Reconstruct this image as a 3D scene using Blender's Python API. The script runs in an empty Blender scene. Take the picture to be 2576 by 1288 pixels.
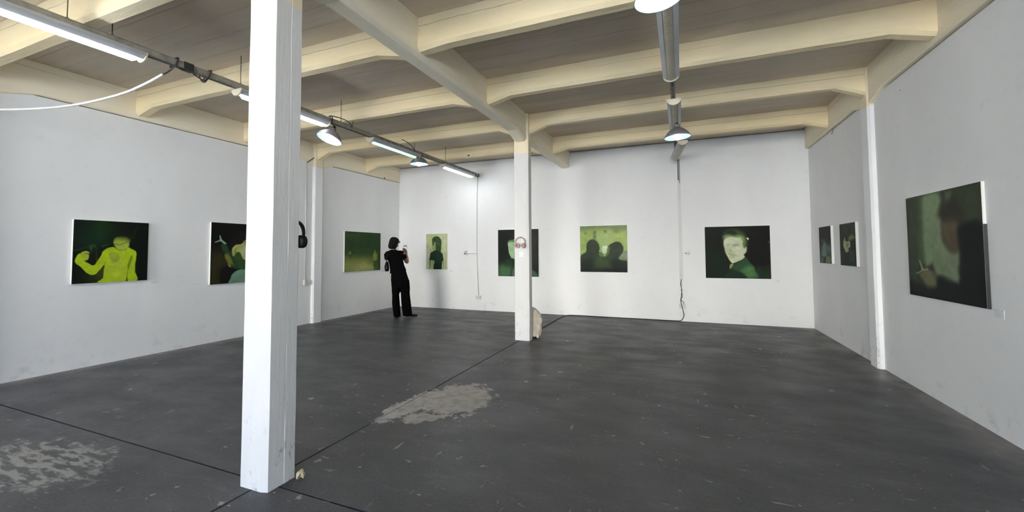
import bpy, bmesh, math, random
import numpy as np
from mathutils import Vector, Matrix, noise

random.seed(7)
S = bpy.context.scene
COL = S.collection

# ------------------------------------------------------------------ camera
cd = bpy.data.cameras.new('camera')
cam = bpy.data.objects.new('camera', cd)
COL.objects.link(cam)
CAM_YAW, CAM_PITCH, CAM_ROLL, CAM_H = -0.38787, 0.04273, -0.00553, 1.33
fw = Vector((math.sin(CAM_YAW) * math.cos(CAM_PITCH), math.cos(CAM_YAW) * math.cos(CAM_PITCH), math.sin(CAM_PITCH)))
rt = Vector((math.cos(CAM_YAW), -math.sin(CAM_YAW), 0))
up = rt.cross(fw)
r2 = math.cos(CAM_ROLL) * rt + math.sin(CAM_ROLL) * up
u2 = -math.sin(CAM_ROLL) * rt + math.cos(CAM_ROLL) * up
cam.matrix_world = Matrix(((r2.x, u2.x, -fw.x, 0), (r2.y, u2.y, -fw.y, 0), (r2.z, u2.z, -fw.z, CAM_H), (0, 0, 0, 1)))
cd.sensor_width = 36.0
cd.lens = 36.0 * 1039.63 / 2576
cd.shift_y = -(644 - 588.93) / 2576
cd.clip_start = 0.05
S.camera = cam

# ------------------------------------------------------------------ sky, daylight, exposure
S.view_settings.view_transform = 'Standard'
S.view_settings.look = 'None'
S.view_settings.gamma = 1.0
S.view_settings.exposure = 0.46
w = bpy.data.worlds.new('sky')
S.world = w
w.use_nodes = True
_nt = w.node_tree
bg = _nt.nodes['Background']
_tc = _nt.nodes.new('ShaderNodeTexCoord')
_sp = _nt.nodes.new('ShaderNodeSeparateXYZ')
_mr = _nt.nodes.new('ShaderNodeMapRange')
_mx = _nt.nodes.new('ShaderNodeMix')
_mx.data_type = 'RGBA'
_mr.interpolation_type = 'SMOOTHSTEP'
_mr.inputs[1].default_value, _mr.inputs[2].default_value = 0.14, 0.50
_nt.links.new(_tc.outputs['Generated'], _sp.inputs[0])
_nt.links.new(_sp.outputs[2], _mr.inputs[0])
_nt.links.new(_mr.outputs[0], _mx.inputs[0])
_mx.inputs[6].default_value = (0.60, 0.70, 0.83, 1)        # bright hazy sky low over the yard
_mx.inputs[7].default_value = (0.30, 0.72, 1.65, 1)         # blue overhead

def _range(sock, lo, hi, a, b):
    n = _nt.nodes.new('ShaderNodeMapRange')
    n.interpolation_type = 'SMOOTHSTEP'
    _nt.links.new(sock, n.inputs[0])
    for i, v in enumerate((lo, hi, a, b)):
        n.inputs[i + 1].default_value = v
    return n.outputs[0]


def _mul(a, b):
    n = _nt.nodes.new('ShaderNodeMath')
    n.operation = 'MULTIPLY'
    _nt.links.new(a, n.inputs[0])
    _nt.links.new(b, n.inputs[1])
    return n.outputs[0]


# bright lobe added to the sky straight across the yard, to light the back wall
_ab = _nt.nodes.new('ShaderNodeMath')
_ab.operation = 'ABSOLUTE'
_nt.links.new(_sp.outputs[0], _ab.inputs[0])
_lobe = _mul(_mul(_range(_sp.outputs[2], 0.12, 0.24, 1.0, 0.0), _range(_ab.outputs[0], 0.22, 0.38, 1.0, 0.0)), _range(_sp.outputs[1], -0.2, 0.0, 1.0, 0.0))
_m2 = _nt.nodes.new('ShaderNodeMix')
_m2.data_type = 'RGBA'
_nt.links.new(_lobe, _m2.inputs[0])
_nt.links.new(_mx.outputs[2], _m2.inputs[6])
_m2.inputs[7].default_value = (4.55, 4.46, 4.30, 1)
_nt.links.new(_m2.outputs[2], bg.inputs[0])
bg.inputs[1].default_value = 4.8

# high sun behind the building: it only reaches the yard, whose pavement throws warm light up into the room
sl = bpy.data.lights.new('sun', 'SUN')
sl.energy = 600.0
sl.angle = 0.02
sl.color = (1.0, 0.97, 0.92)
so = bpy.data.objects.new('sun', sl)
COL.objects.link(so)
so.rotation_euler = Vector((0.1, -0.80, -0.60)).to_track_quat('-Z', 'Y').to_euler()

# portals in the two added front openings behind the camera guide daylight sampling
for dx0, dx1 in ((-6.52, -3.5), (-1.4, 2.07)):
    pl = bpy.data.lights.new('opening_portal', 'AREA')
    pl.shape = 'RECTANGLE'
    pl.size, pl.size_y = dx1 - dx0, 3.05
    pl.cycles.is_portal = True
    po = bpy.data.objects.new('opening_portal', pl)
    COL.objects.link(po)
    po.location = ((dx0 + dx1) / 2, -4.4, 1.525)
    po.rotation_euler = Vector((0, 1, 0)).to_track_quat('-Z', 'Y').to_euler()


# ------------------------------------------------------------------ helpers
def lin(c):
    return tuple((x / 255 / 12.92) if x / 255 <= 0.04045 else ((x / 255 + 0.055) / 1.055) ** 2.4 for x in c[:3]) + (1.0,)


class NT:
    def __init__(self, m):
        self.t = m.node_tree
        self.n = self.t.nodes
        self.l = self.t.links

    def new(self, typ, **kw):
        n = self.n.new(typ)
        for k, v in kw.items():
            setattr(n, k, v)
        return n

    def put(self, sock, v):
        if hasattr(v, 'is_linked'):
            self.l.new(v, sock)
        else:
            sock.default_value = v

    def math(self, op, a, b=0.0, c=None):
        n = self.new('ShaderNodeMath', operation=op)
        self.put(n.inputs[0], a)
        self.put(n.inputs[1], b)
        if c is not None:
            self.put(n.inputs[2], c)
        return n.outputs[0]

    def ramp(self, x, lo, hi, a=0.0, b=1.0):
        n = self.new('ShaderNodeMapRange', interpolation_type='SMOOTHSTEP')
        self.put(n.inputs[0], x)
        for i, v in enumerate((lo, hi, a, b)):
            self.put(n.inputs[i + 1], v)
        return n.outputs[0]

    def noise(self, scale, stretch=(1, 1, 1), detail=4.0, rough=0.55, off=(0, 0, 0), coord='Object'):
        tc = self.new('ShaderNodeTexCoord')
        mp = self.new('ShaderNodeMapping')
        self.l.new(tc.outputs[coord], mp.inputs[0])
        mp.inputs['Scale'].default_value = stretch
        mp.inputs['Location'].default_value = off
        n = self.new('ShaderNodeTexNoise')
        self.l.new(mp.outputs[0], n.inputs['Vector'])
        n.inputs['Scale'].default_value = scale
        n.inputs['Detail'].default_value = detail
        n.inputs['Roughness'].default_value = rough
        return n.outputs['Fac']

    def xyz(self):
        tc = self.new('ShaderNodeTexCoord')
        s = self.new('ShaderNodeSeparateXYZ')
        self.l.new(tc.outputs['Object'], s.inputs[0])
        return s.outputs

    def mix(self, f, a, b):
        n = self.new('ShaderNodeMix', data_type='RGBA')
        self.put(n.inputs[0], f)
        self.put(n.inputs[6], a)
        self.put(n.inputs[7], b)
        return n.outputs[2]

    def bump(self, h, strength, dist=0.01):
        n = self.new('ShaderNodeBump')
        n.inputs['Strength'].default_value = strength
        n.inputs['Distance'].default_value = dist
        self.put(n.inputs['Height'], h)
        return n.outputs[0]


def M(name, col, rough=0.6, metal=0.0, var=0.0, vscale=6.0, vstretch=(1, 1, 1), bump=0.0, bscale=40.0, bstretch=(1, 1, 1), emit=0.0, ecol=None, spec=0.5):
    m = bpy.data.materials.new(name)
    m.use_nodes = True
    t = NT(m)
    b = t.n['Principled BSDF']
    c = lin(col)
    b.inputs['Roughness'].default_value = rough
    b.inputs['Metallic'].default_value = metal
    b.inputs['Specular IOR Level'].default_value = spec
    n = t.noise(vscale, vstretch)
    k = max(var, 0.02)
    dark = tuple(x * (1 - k) for x in c[:3]) + (1,)
    light = tuple(min(1, x * (1 + k)) for x in c[:3]) + (1,)
    t.l.new(t.mix(t.ramp(n, 0.3, 0.7), dark, light), b.inputs['Base Color'])
    if bump:
        t.l.new(t.bump(t.noise(bscale, bstretch), bump), b.inputs['Normal'])
    if emit:
        b.inputs['Emission Color'].default_value = lin(ecol or col)
        b.inputs['Emission Strength'].default_value = emit
    return m


class MB:
    """collects shapes, builds ONE mesh object"""

    def __init__(self):
        self.v, self.f = [], []

    def add(self, vs, fs):
        k = len(self.v)
        self.v += [tuple(p) for p in vs]
        self.f += [tuple(i + k for i in q) for q in fs]
        return self

    def box(self, a, b):
        x0, y0, z0 = a
        x1, y1, z1 = b
        return self.add([(x0, y0, z0), (x1, y0, z0), (x1, y1, z0), (x0, y1, z0), (x0, y0, z1), (x1, y0, z1), (x1, y1, z1), (x0, y1, z1)],
                        [(0, 3, 2, 1), (4, 5, 6, 7), (0, 1, 5, 4), (1, 2, 6, 5), (2, 3, 7, 6), (3, 0, 4, 7)])

    def rings(self, rs, cap=True):
        n = len(rs[0])
        vs = [p for r in rs for p in r]
        fs = []
        for i in range(len(rs) - 1):
            for j in range(n):
                k = (j + 1) % n
                fs.append((i * n + j, i * n + k, (i + 1) * n + k, (i + 1) * n + j))
        if cap:
            fs.append(tuple(reversed(range(n))))
            fs.append(tuple((len(rs) - 1) * n + j for j in range(n)))
        return self.add(vs, fs)

    def prism(self, poly, f0, f1):
        """poly: 2-D points; f0/f1: functions to 3-D for both ends"""
        return self.rings([[f0(p) for p in poly], [f1(p) for p in poly]])

    def tube(self, pts, r, n=8, smooth=0, cap=True, flat=1.0):
        pts = [Vector(p) for p in pts]
        rad = list(r) if hasattr(r, '__len__') else [r] * len(pts)
        if smooth:
            P, Rr = [], []
            for i in range(len(pts) - 1):
                p0, p1, p2, p3 = pts[max(i - 1, 0)], pts[i], pts[i + 1], pts[min(i + 2, len(pts) - 1)]
                for s in range(smooth):
                    t = s / smooth
                    P.append(0.5 * ((2 * p1) + (p2 - p0) * t + (2 * p0 - 5 * p1 + 4 * p2 - p3) * t * t + (3 * p1 - p0 - 3 * p2 + p3) * t ** 3))
                    Rr.append(rad[i] * (1 - t) + rad[i + 1] * t)
            P.append(pts[-1])
            Rr.append(rad[-1])
            pts, rad = P, Rr
        rs = []
        nrm = None
        for i, p in enumerate(pts):
            d = (pts[min(i + 1, len(pts) - 1)] - pts[max(i - 1, 0)]).normalized()
            if nrm is None:
                nrm = d.orthogonal().normalized() if abs(d.z) > 0.99 else d.cross(Vector((0, 0, 1))).normalized()
            nrm = (nrm - d * nrm.dot(d)).normalized()
            b = d.cross(nrm)
            rs.append([p + (nrm * math.cos(2 * math.pi * j / n) + b * math.sin(2 * math.pi * j / n) * flat) * rad[i] for j in range(n)])
        return self.rings(rs, cap)

    def lathe(self, prof, n=32, mat=Matrix.Identity(4), cap=False):
        rs = [[mat @ Vector((r * math.cos(2 * math.pi * j / n), r * math.sin(2 * math.pi * j / n), z)) for j in range(n)] for r, z in prof]
        return self.rings(rs, cap)

    def ell(self, c, rx, ry, rz, n=16, m=10, rot=None):
        rs = []
        for i in range(1, m):
            a = math.pi * i / m
            ring = []
            for j in range(n):
                v = Vector((rx * math.sin(a) * math.cos(2 * math.pi * j / n), ry * math.sin(a) * math.sin(2 * math.pi * j / n), -rz * math.cos(a)))
                ring.append((rot @ v if rot else v) + Vector(c))
            rs.append(ring)
        return self.rings(rs)

    def xf(self, m):
        self.v = [tuple(m @ Vector(p)) for p in self.v]
        return self

    def build(self, name, mat, parent=None, smooth=False, bevel=0.0):
        me = bpy.data.meshes.new(name)
        me.from_pydata(self.v, [], self.f)
        bm = bmesh.new()
        bm.from_mesh(me)
        bmesh.ops.recalc_face_normals(bm, faces=bm.faces)
        if bevel:
            bmesh.ops.bevel(bm, geom=[e for e in bm.edges if len(e.link_faces) == 2 and e.calc_face_angle(0) > 0.6], offset=bevel, segments=2, affect='EDGES', clamp_overlap=True)
        bm.to_mesh(me)
        bm.free()
        if smooth:
            for p in me.polygons:
                p.use_smooth = True
            if smooth == 'angle':
                me.set_sharp_from_angle(angle=math.radians(40))
        me.materials.append(mat)
        o = bpy.data.objects.new(name, me)
        COL.objects.link(o)
        if parent:
            o.parent = parent
        return o


def tag(o, label=None, cat=None, group=None, kind=None):
    for k, v in (('label', label), ('category', cat), ('group', group), ('kind', kind)):
        if v:
            o[k] = v
    return o


def thing(name, loc, label, cat, rz=0.0, group=None, kind=None):
    o = bpy.data.objects.new(name, None)
    o.empty_display_size = 0.1
    COL.objects.link(o)
    o.location = loc
    o.rotation_euler = (0, 0, rz)
    return tag(o, label, cat, group, kind)


def bake(o, voxel=None, smooth=4, disp=None):
    """remesh the collected shapes of o into one continuous surface"""
    if voxel:
        r = o.modifiers.new('r', 'REMESH')
        r.mode = 'VOXEL'
        r.voxel_size = voxel
        r.use_smooth_shade = True
    if smooth:
        s = o.modifiers.new('s', 'SMOOTH')
        s.factor = 0.5
        s.iterations = smooth
    bpy.context.view_layer.update()
    dg = bpy.context.evaluated_depsgraph_get()
    me = bpy.data.meshes.new_from_object(o.evaluated_get(dg))
    o.modifiers.clear()
    o.data = me
    for p in me.polygons:
        p.use_smooth = True
    return o


# ------------------------------------------------------------------ dimensions
XL, XR, YB, YF = -6.525, 2.072, 8.502, -4.3      # inner faces of the walls
ZS = 3.44                                        # underside of the roof slab
ZG = 3.085                                       # underside of the girders
XG0, XG1 = -2.335, -2.150                        # middle girder
XJ, YJ1, YJ2 = -2.268, 1.730, 5.864              # floor joints

# ------------------------------------------------------------------ materials
WHITE = (232, 231, 226)
CREAM = (234, 220, 188)


def wall_material(name):
    m = bpy.data.materials.new(name)
    m.use_nodes = True
    t = NT(m)
    b = t.n['Principled BSDF']
    b.inputs['Roughness'].default_value = 0.75
    b.inputs['Specular IOR Level'].default_value = 0.25
    z = t.xyz()[2]
    n1 = t.noise(0.9, (1, 1, 0.45), 3)
    n2 = t.noise(9, (1, 1, 1), 5)
    c = t.mix(t.ramp(n1, 0.3, 0.75), lin((234, 234, 232)), lin((243, 243, 240)))
    c = t.mix(t.math('MULTIPLY', t.ramp(n2, 0.55, 0.8), 0.12), c, lin((196, 194, 188)))
    # scuffs low on the wall
    low = t.math('MULTIPLY', t.ramp(z, 0.45, 0.0), t.ramp(t.noise(5, (1, 1, 1), 6, 0.65, (3, 1, 2)), 0.55, 0.72))
    c = t.mix(t.math('MULTIPLY', low, 0.35), c, lin((168, 166, 160)))
    t.l.new(c, b.inputs['Base Color'])
    h = t.math('ADD', t.noise(160, (1, 1, 1), 2), t.math('MULTIPLY', t.noise(22, (1, 1, 1), 3), 0.6))
    t.l.new(t.bump(h, 0.15, 0.005), b.inputs['Normal'])
    return m


def column_material(name, zc, lo=(214, 213, 208), hi=(224, 223, 219)):
    m = bpy.data.materials.new(name)
    m.use_nodes = True
    t = NT(m)
    b = t.n['Principled BSDF']
    b.inputs['Roughness'].default_value = 0.6
    z = t.xyz()[2]
    c = t.mix(t.ramp(t.noise(3, (1, 1, 0.4), 4), 0.3, 0.7), lin(lo), lin(hi))
    chips = t.ramp(t.noise(24, (1, 1, 0.55), 6, 0.7, (5, 2, 1)), 0.58, 0.68)
    low = t.ramp(z, 0.75, 0.05, 0.04, 0.8)
    c = t.mix(t.math('MULTIPLY', chips, low), c, lin((150, 147, 142)))
    top = t.ramp(t.math('ADD', z, t.math('MULTIPLY', t.noise(9), 0.02)), zc, zc + 0.008)
    c = t.mix(top, c, lin(CREAM))
    t.l.new(c, b.inputs['Base Color'])
    h = t.math('ADD', t.noise(34, (1.3, 1.3, 0.10), 4), t.math('MULTIPLY', t.noise(40, (1, 1, 0.5), 3), 0.7))
    t.l.new(t.bump(h, 0.2, 0.008), b.inputs['Normal'])
    return m


def beam_material(name, along, boards=False, lo=(230, 212, 170), hi=(240, 224, 186)):
    """cream painted board-marked concrete; `along` = direction of the form boards"""
    m = bpy.data.materials.new(name)
    m.use_nodes = True
    t = NT(m)
    b = t.n['Principled BSDF']
    b.inputs['Roughness'].default_value = 0.7
    b.inputs['Specular IOR Level'].default_value = 0.3
    st = (0.12, 1, 1) if along == 'x' else (1, 0.12, 1)
    c = t.mix(t.ramp(t.noise(3.5, st, 5), 0.3, 0.7), lin(lo), lin(hi))
    spots = t.ramp(t.noise(17, (1, 1, 1), 6, 0.7, (2, 7, 4)), 0.70, 0.74)
    c = t.mix(t.math('MULTIPLY', spots, 0.5), c, lin((130, 115, 90)))
    x, y, z = t.xyz()
    h = t.math('ADD', t.noise(24, st, 5), t.math('MULTIPLY', t.noise(70), 0.4))
    wob = t.math('MULTIPLY', t.noise(2.2, (1, 1, 1), 6, 0.75), 0.035)
    if boards:
        s = t.math('DIVIDE', t.math('ADD', y, wob), 0.236)
    else:
        s = t.math('DIVIDE', t.math('ADD', t.math('SUBTRACT', z, 3.38 - 0.09 * 4), wob), 0.09 * 4)
    fr = t.math('ABSOLUTE', t.math('SUBTRACT', t.math('FRACT', s), 0.5))
    line = t.ramp(fr, 0.5 - (0.022 if boards else 0.012), 0.5)
    gaps = t.ramp(t.noise(1.6, st, 4, 0.6, (9, 3, 1)), 0.38, 0.55)
    line = t.math('MULTIPLY', line, gaps)
    c = t.mix(t.math('MULTIPLY', line, 0.45), c, lin((128, 112, 86)))
    if boards:
        c = t.mix(t.math('MULTIPLY', t.ramp(t.noise(1.3, (0.25, 1, 1), 3, 0.5, (1, 8, 2)), 0.4, 0.7), 0.35), c, lin((182, 170, 148)))
    t.l.new(c, b.inputs['Base Color'])
    h = t.math('SUBTRACT', h, t.math('MULTIPLY', line, 1.6))
    t.l.new(t.bump(h, 0.5, 0.010), b.inputs['Normal'])
    return m


def floor_material():
    m = bpy.data.materials.new('worn_grey_floor_paint')
    m.use_nodes = True
    t = NT(m)
    b = t.n['Principled BSDF']
    x, y, z = t.xyz()
    base = t.mix(t.ramp(t.noise(0.8, (1, 1, 1), 5), 0.3, 0.7), lin((68, 70, 72)), lin((77, 78, 80)))
    base = t.mix(t.math('MULTIPLY', t.ramp(t.noise(9, (0.3, 1, 1), 8, 0.75), 0.5, 0.72), 0.30), base, lin((116, 115, 113)))
    base = t.mix(t.math('MULTIPLY', t.ramp(t.noise(75, (0.6, 1, 1), 4, 0.7, (1, 2, 0)), 0.35, 0.75), 0.40), base, lin((98, 99, 99)))
    base = t.mix(t.math('MULTIPLY', t.ramp(t.noise(2.4, (0.5, 1, 1), 4, 0.5, (4, 4, 0)), 0.55, 0.8), 0.35), base, lin((56, 57, 59)))

    def blob(cx, cy, rx, ry, ang=0.0):
        ca, sa = math.cos(ang), math.sin(ang)
        dx, dy = t.math('SUBTRACT', x, cx), t.math('SUBTRACT', y, cy)
        u = t.math('DIVIDE', t.math('ADD', t.math('MULTIPLY', dx, ca), t.math('MULTIPLY', dy, sa)), rx)
        v = t.math('DIVIDE', t.math('SUBTRACT', t.math('MULTIPLY', dy, ca), t.math('MULTIPLY', dx, sa)), ry)
        return t.math('SQRT', t.math('ADD', t.math('MULTIPLY', u, u), t.math('MULTIPLY', v, v)))

    edge = t.math('MULTIPLY', t.math('SUBTRACT', t.noise(7, (1, 1, 1), 7, 0.68), 0.5), 2.0)
    fine = t.math('MULTIPLY', t.math('SUBTRACT', t.noise(22, (1, 1, 1), 6, 0.65, (2, 5, 0)), 0.5), 1.4)
    ed = t.math('ADD', edge, t.math('MULTIPLY', fine, 0.6))

    def worn(d, lo=0.85, hi=1.0):
        return t.ramp(t.math('ADD', d, ed), lo, hi, 1.0, 0.0)

    big = worn(blob(-1.93, 3.34, 0.34, 0.42, 0.2))
    tail = worn(blob(-2.21, 3.06, 0.14, 0.42, -0.05))
    tail2 = worn(blob(-1.98, 2.84, 0.20, 0.16, 0.3), 0.6, 0.75)
    mask = t.math('MAXIMUM', t.math('MAXIMUM', big, tail), t.math('MULTIPLY', tail2, 0.9))
    concrete = t.mix(t.ramp(t.noise(12, (1, 1, 1), 5), 0.35, 0.7), lin((176, 172, 164)), lin((150, 147, 140)))
    c = t.mix(mask, base, concrete)
    # scraped patch, far left
    streak = t.ramp(t.noise(15, (0.45, 1.5, 1), 6, 0.62, (1, 1, 0)), 0.44, 0.56)
    sc = t.math('MULTIPLY', streak, worn(blob(-3.88, 1.33, 0.55, 0.27, 0.12), 0.8, 1.2))
    c = t.mix(t.math('MULTIPLY', sc, 0.75), c, lin((158, 156, 148)))
    # small chips and scratches
    for scale, lo, st, off, amt in ((9, 0.675, (1, 1, 1), (0, 3, 0), 0.7), (15, 0.675, (0.35, 1.3, 1), (6, 0, 0), 0.55), (15, 0.675, (1.4, 0.35, 1), (2, 9, 0), 0.5), (30, 0.69, (1, 1, 1), (5, 5, 0), 0.8)):
        n = t.noise(scale, st, 5, 0.5, off)
        dens = t.ramp(t.noise(0.55, (1, 1, 1), 2, 0.5, off), 0.36, 0.62)
        c = t.mix(t.math('MULTIPLY', t.math('MULTIPLY', t.ramp(n, lo, lo + 0.03), dens), amt), c, lin((168, 168, 164)))
    # dusty strips along the side walls
    dust = t.math('MAXIMUM', t.ramp(x, XR - 0.42, XR - 0.02), t.ramp(x, XL + 0.30, XL))
    dust = t.math('MULTIPLY', dust, t.ramp(t.noise(3, (1, 0.6, 1), 5, 0.6, (0, 0, 5)), 0.25, 0.65))
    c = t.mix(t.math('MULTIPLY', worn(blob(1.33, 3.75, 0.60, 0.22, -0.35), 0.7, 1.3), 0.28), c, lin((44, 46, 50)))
    c = t.mix(t.math('MULTIPLY', dust, 0.85), c, lin((140, 136, 132)))
    t.l.new(c, b.inputs['Base Color'])
    rg = t.ramp(t.noise(3, (0.6, 1, 1), 5, 0.6, (7, 7, 0)), 0.3, 0.7, 0.36, 0.55)
    rg = t.math('ADD', rg, t.math('MULTIPLY', mask, 0.3))
    t.l.new(rg, b.inputs['Roughness'])
    b.inputs['Specular IOR Level'].default_value = 0.17
    h = t.math('SUBTRACT', t.math('ADD', t.noise(55, (0.6, 1, 1), 4), t.math('MULTIPLY', t.noise(5), 0.7)), t.math('MULTIPLY', mask, 0.8))
    t.l.new(t.bump(h, 0.22, 0.006), b.inputs['Normal'])
    return m


m_wall = wall_material('white_wall_paint')
m_col = column_material('white_column_paint', 2.838)
m_pil = column_material('white_pilaster_paint', 2.985, (240, 240, 238), (247, 247, 245))
m_joist = beam_material('cream_joist_paint', 'x')
m_girder = beam_material('cream_girder_paint', 'y', False, (236, 224, 196), (245, 236, 211))
m_slab = beam_material('cream_slab_paint', 'x', True, (203, 189, 169), (217, 204, 185))
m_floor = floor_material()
m_dark = M('dark_gap', (26, 25, 24), 0.9)
m_yard = M('yard_concrete', (186, 183, 174), 0.9, var=0.1)
m_canvas_edge = M('canvas_edge', (236, 234, 228), 0.8, bump=0.2, bscale=200)
m_canvas_pale = M('canvas_edge_painted', (176, 150, 132), 0.8, var=0.3, vscale=5)
m_canvas_black = M('canvas_edge_black', (22, 22, 24), 0.6)
m_steel = M('galvanised_steel', (120, 120, 116), 0.5, 0.6, var=0.25, vscale=14)
m_tray = M('dark_steel_channel', (112, 111, 106), 0.55, 0.25, var=0.35, vscale=11)
m_housing = M('grey_light_housing', (172, 175, 177), 0.45, 0.1, var=0.06)
m_cap = M('cream_plastic', (214, 206, 182), 0.5, var=0.05)
m_louvre = M('cream_louvre', (176, 170, 150), 0.55, var=0.08)
m_tube = M('lit_tube', (255, 255, 255), 0.4, emit=31.0, ecol=(244, 248, 255))
m_tubeoff = M('lit_diffuser', (230, 240, 234), 0.4, emit=0.75, ecol=(206, 244, 222))
m_shade = M('grey_enamel_shade', (104, 104, 110), 0.35, 0.4, var=0.08)
m_shade_in = M('white_shade_lining', (150, 168, 182), 0.35)
m_bulb = M('lit_bulb', (255, 255, 255), 0.4, emit=14.0, ecol=(240, 246, 255))
m_blackcord = M('black_cord', (16, 16, 17), 0.55)
m_whitepl = M('white_plastic', (214, 213, 208), 0.45, var=0.03)
m_duct = M('off_white_duct', (206, 205, 201), 0.5, var=0.03)
m_stickerback = M('pale_grey_backing', (216, 215, 211), 0.6)
m_conduit = M('white_painted_conduit', (208, 207, 202), 0.5, var=0.04)
m_greypl = M('grey_plastic', (120, 120, 118), 0.5)
m_rod = M('rusty_rod', (74, 62, 54), 0.7, 0.3, var=0.2)
m_vinyl = M('grey_caption_text', (198, 198, 198), 0.7)
m_card = M('caption_card', (240, 240, 237), 0.7)
m_sticker = M('bright_white_sticker', (252, 252, 250), 0.5)
m_pink = M('dusty_pink_plastic', (140, 112, 110), 0.4, var=0.06)
m_pinkpad = M('pale_pink_cushion', (184, 152, 148), 0.6)
m_pinkin = M('inner_pink_mesh', (126, 98, 94), 0.8)
m_blackpl = M('black_plastic', (8, 8, 11), 0.55, spec=0.2)
m_blackpad = M('black_cushion', (10, 10, 13), 0.7, spec=0.2)
m_cloth = M('beige_cotton', (208, 198, 178), 0.85, var=0.08, vscale=12, bump=0.25, bscale=220)
m_skin = M('skin', (128, 97, 80), 0.55, var=0.05)
m_hair = M('black_hair', (7, 6, 6), 0.8, spec=0.15, bump=0.5, bscale=60, bstretch=(3, 3, 0.3))
m_blackcloth = M('black_cotton', (4, 4, 5), 0.95, bump=0.15, bscale=160, spec=0.08)
m_trouser = M('black_twill', (4, 4, 4), 0.95, bump=0.15, bscale=120, spec=0.08)
m_leather = M('black_leather', (8, 8, 9), 0.5, spec=0.3)
m_phone = M('black_phone_glass', (12, 12, 14), 0.2)
m_screen = M('phone_screen', (196, 190, 206), 0.3, emit=0.5, ecol=(206, 200, 216))
m_lens = M('spectacle_lens', (228, 228, 226), 0.1)
m_shell = M('cream_crumpled_paper', (214, 200, 164), 0.7, var=0.15, vscale=40)

# ------------------------------------------------------------------ the room
fl = MB()
g1, g2 = 0.007, 0.0035
xs = [(XL, XJ - g1), (XJ + g1, XR)]
ys = [(YF, YJ1 - g1), (YJ1 + g1, YJ2 - g2), (YJ2 + g2, YB)]
for x0, x1 in xs:
    for y0, y1 in ys:
        fl.box((x0, y0, -0.2), (x1, y1, 0))
fl.box((XL - 0.1, YF, -0.2), (XR + 0.1, YB + 0.1, -0.022))
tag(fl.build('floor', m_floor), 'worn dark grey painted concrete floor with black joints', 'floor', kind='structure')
tag(MB().box((-34, -45, -0.25), (30, YF, -0.02)).build('yard_ground', m_yard), 'pale concrete yard outside the front wall openings', 'ground', kind='structure')

tag(MB().box((XL - 0.3, YF - 0.2, ZS), (XR + 0.3, YB + 0.3, ZS + 0.18)).build('ceiling', m_slab), 'board-marked cream concrete roof slab above the beams', 'ceiling', kind='structure')

gap = 0.014
wl = MB().box((XL - 0.25, YF, 0), (XL, YB, ZG - gap)).box((XL - 0.25, YF, ZG - gap), (XL - 0.05, YB, ZS))
tag(wl.build('wall_left', m_wall), 'long white painted left wall', 'wall', kind='structure')
wr = MB().box((XR, YF, 0), (XR + 0.25, YB, ZG - gap)).box((XR + 0.05, YF, ZG - gap), (XR + 0.25, YB, ZS))
tag(wr.build('wall_right', m_wall), 'white painted right wall', 'wall', kind='structure')
wb = MB().box((XL - 0.25, YB, 0), (XR + 0.25, YB + 0.2, ZS - 0.02)).box((XL - 0.25, YB + 0.05, ZS - 0.02), (XR + 0.25, YB + 0.2, ZS))
tag(wb.build('wall_back', m_wall), 'white painted back wall', 'wall', kind='structure')
wf = MB().box((-3.5, YF - 0.2, 0), (-1.4, YF, ZS)).box((-1.4, YF - 0.2, 3.05), (XR, YF, ZS)).box((XL, YF - 0.2, 3.05), (-3.5, YF, ZS))  # unseen: pier and openings added and placed to shade the foreground column
tag(wf.build('wall_front', m_wall), 'unseen front wall with two openings and a pier added to shade the column', 'wall', kind='structure')


def column(x0, x1, y0, y1, ch, label, mat, name='column', zt=ZS, c0=None, seam=None, dy=None):
    c0 = ch if c0 is None else c0
    cy = ch if dy is None else dy
    poly = [(x0 + c0, y0), (x1 - ch, y0), (x1, y0 + cy), (x1, y1 - c0), (x1 - c0, y1), (x0 + c0, y1), (x0, y1 - c0), (x0, y0 + c0)]
    if seam:
        poly[3:3] = [(x1, seam - .003), (x1 - .0015, seam), (x1, seam + .0025)]
    rs = []
    nz = 90
    for i in range(nz + 1):
        z = zt * i / nz
        ring = []
        for k, (px, py) in enumerate(poly):
            a = 0.0028
            ring.append((px + a * noise.noise((k * 7.3 + x0, z * 3.1, 1.7)), py + a * noise.noise((k * 3.9 + y0, z * 3.3, 8.1)), z))
        rs.append(ring)
    o = MB().rings(rs).build(name, mat)
    return tag(o, label, 'column', kind='structure')


column(-2.366, -2.153, 1.650, 1.842, 0.040, 'large white square concrete column in the foreground', m_col, c0=0.008, seam=1.762, dy=0.013)
column(-2.349, -2.118, 5.845, 5.985, 0.034, 'slim white concrete column mid room with pink headphones hung on it', m_col, c0=0.006, dy=0.012)
for y0 in (1.66, 5.852):
    column(XL - 0.1, -6.468, y0, y0 + 0.215, 0.022, 'white pilaster standing out from the left wall', m_pil, 'pilaster')
    column(2.012, XR + 0.1, y0 + 0.02, y0 + 0.235, 0.022, 'white pilaster standing out from the right wall', m_pil, 'pilaster')


def girder(x0, x1, y0, y1, cols, zb, ch, label, drop=0.085, reach=0.32, half=0.1):
    """runs along Y; deepens toward every column line in cols"""
    st = {y0: zb, y1: zb}
    for c in cols:
        for s in (-1, 1):
            st[c + s * half] = zb - drop
            st[c + s * (half + reach)] = zb
    ks = sorted(k for k in st if y0 <= k <= y1)
    rs = [[(x0, k, ZS + 0.02), (x0, k, st[k] + ch), (x0 + ch, k, st[k]), (x1 - ch, k, st[k]), (x1, k, st[k] + ch), (x1, k, ZS + 0.02)] for k in ks]
    return tag(MB().rings(rs).build('girder', m_girder), label, 'beam', kind='structure')


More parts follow.
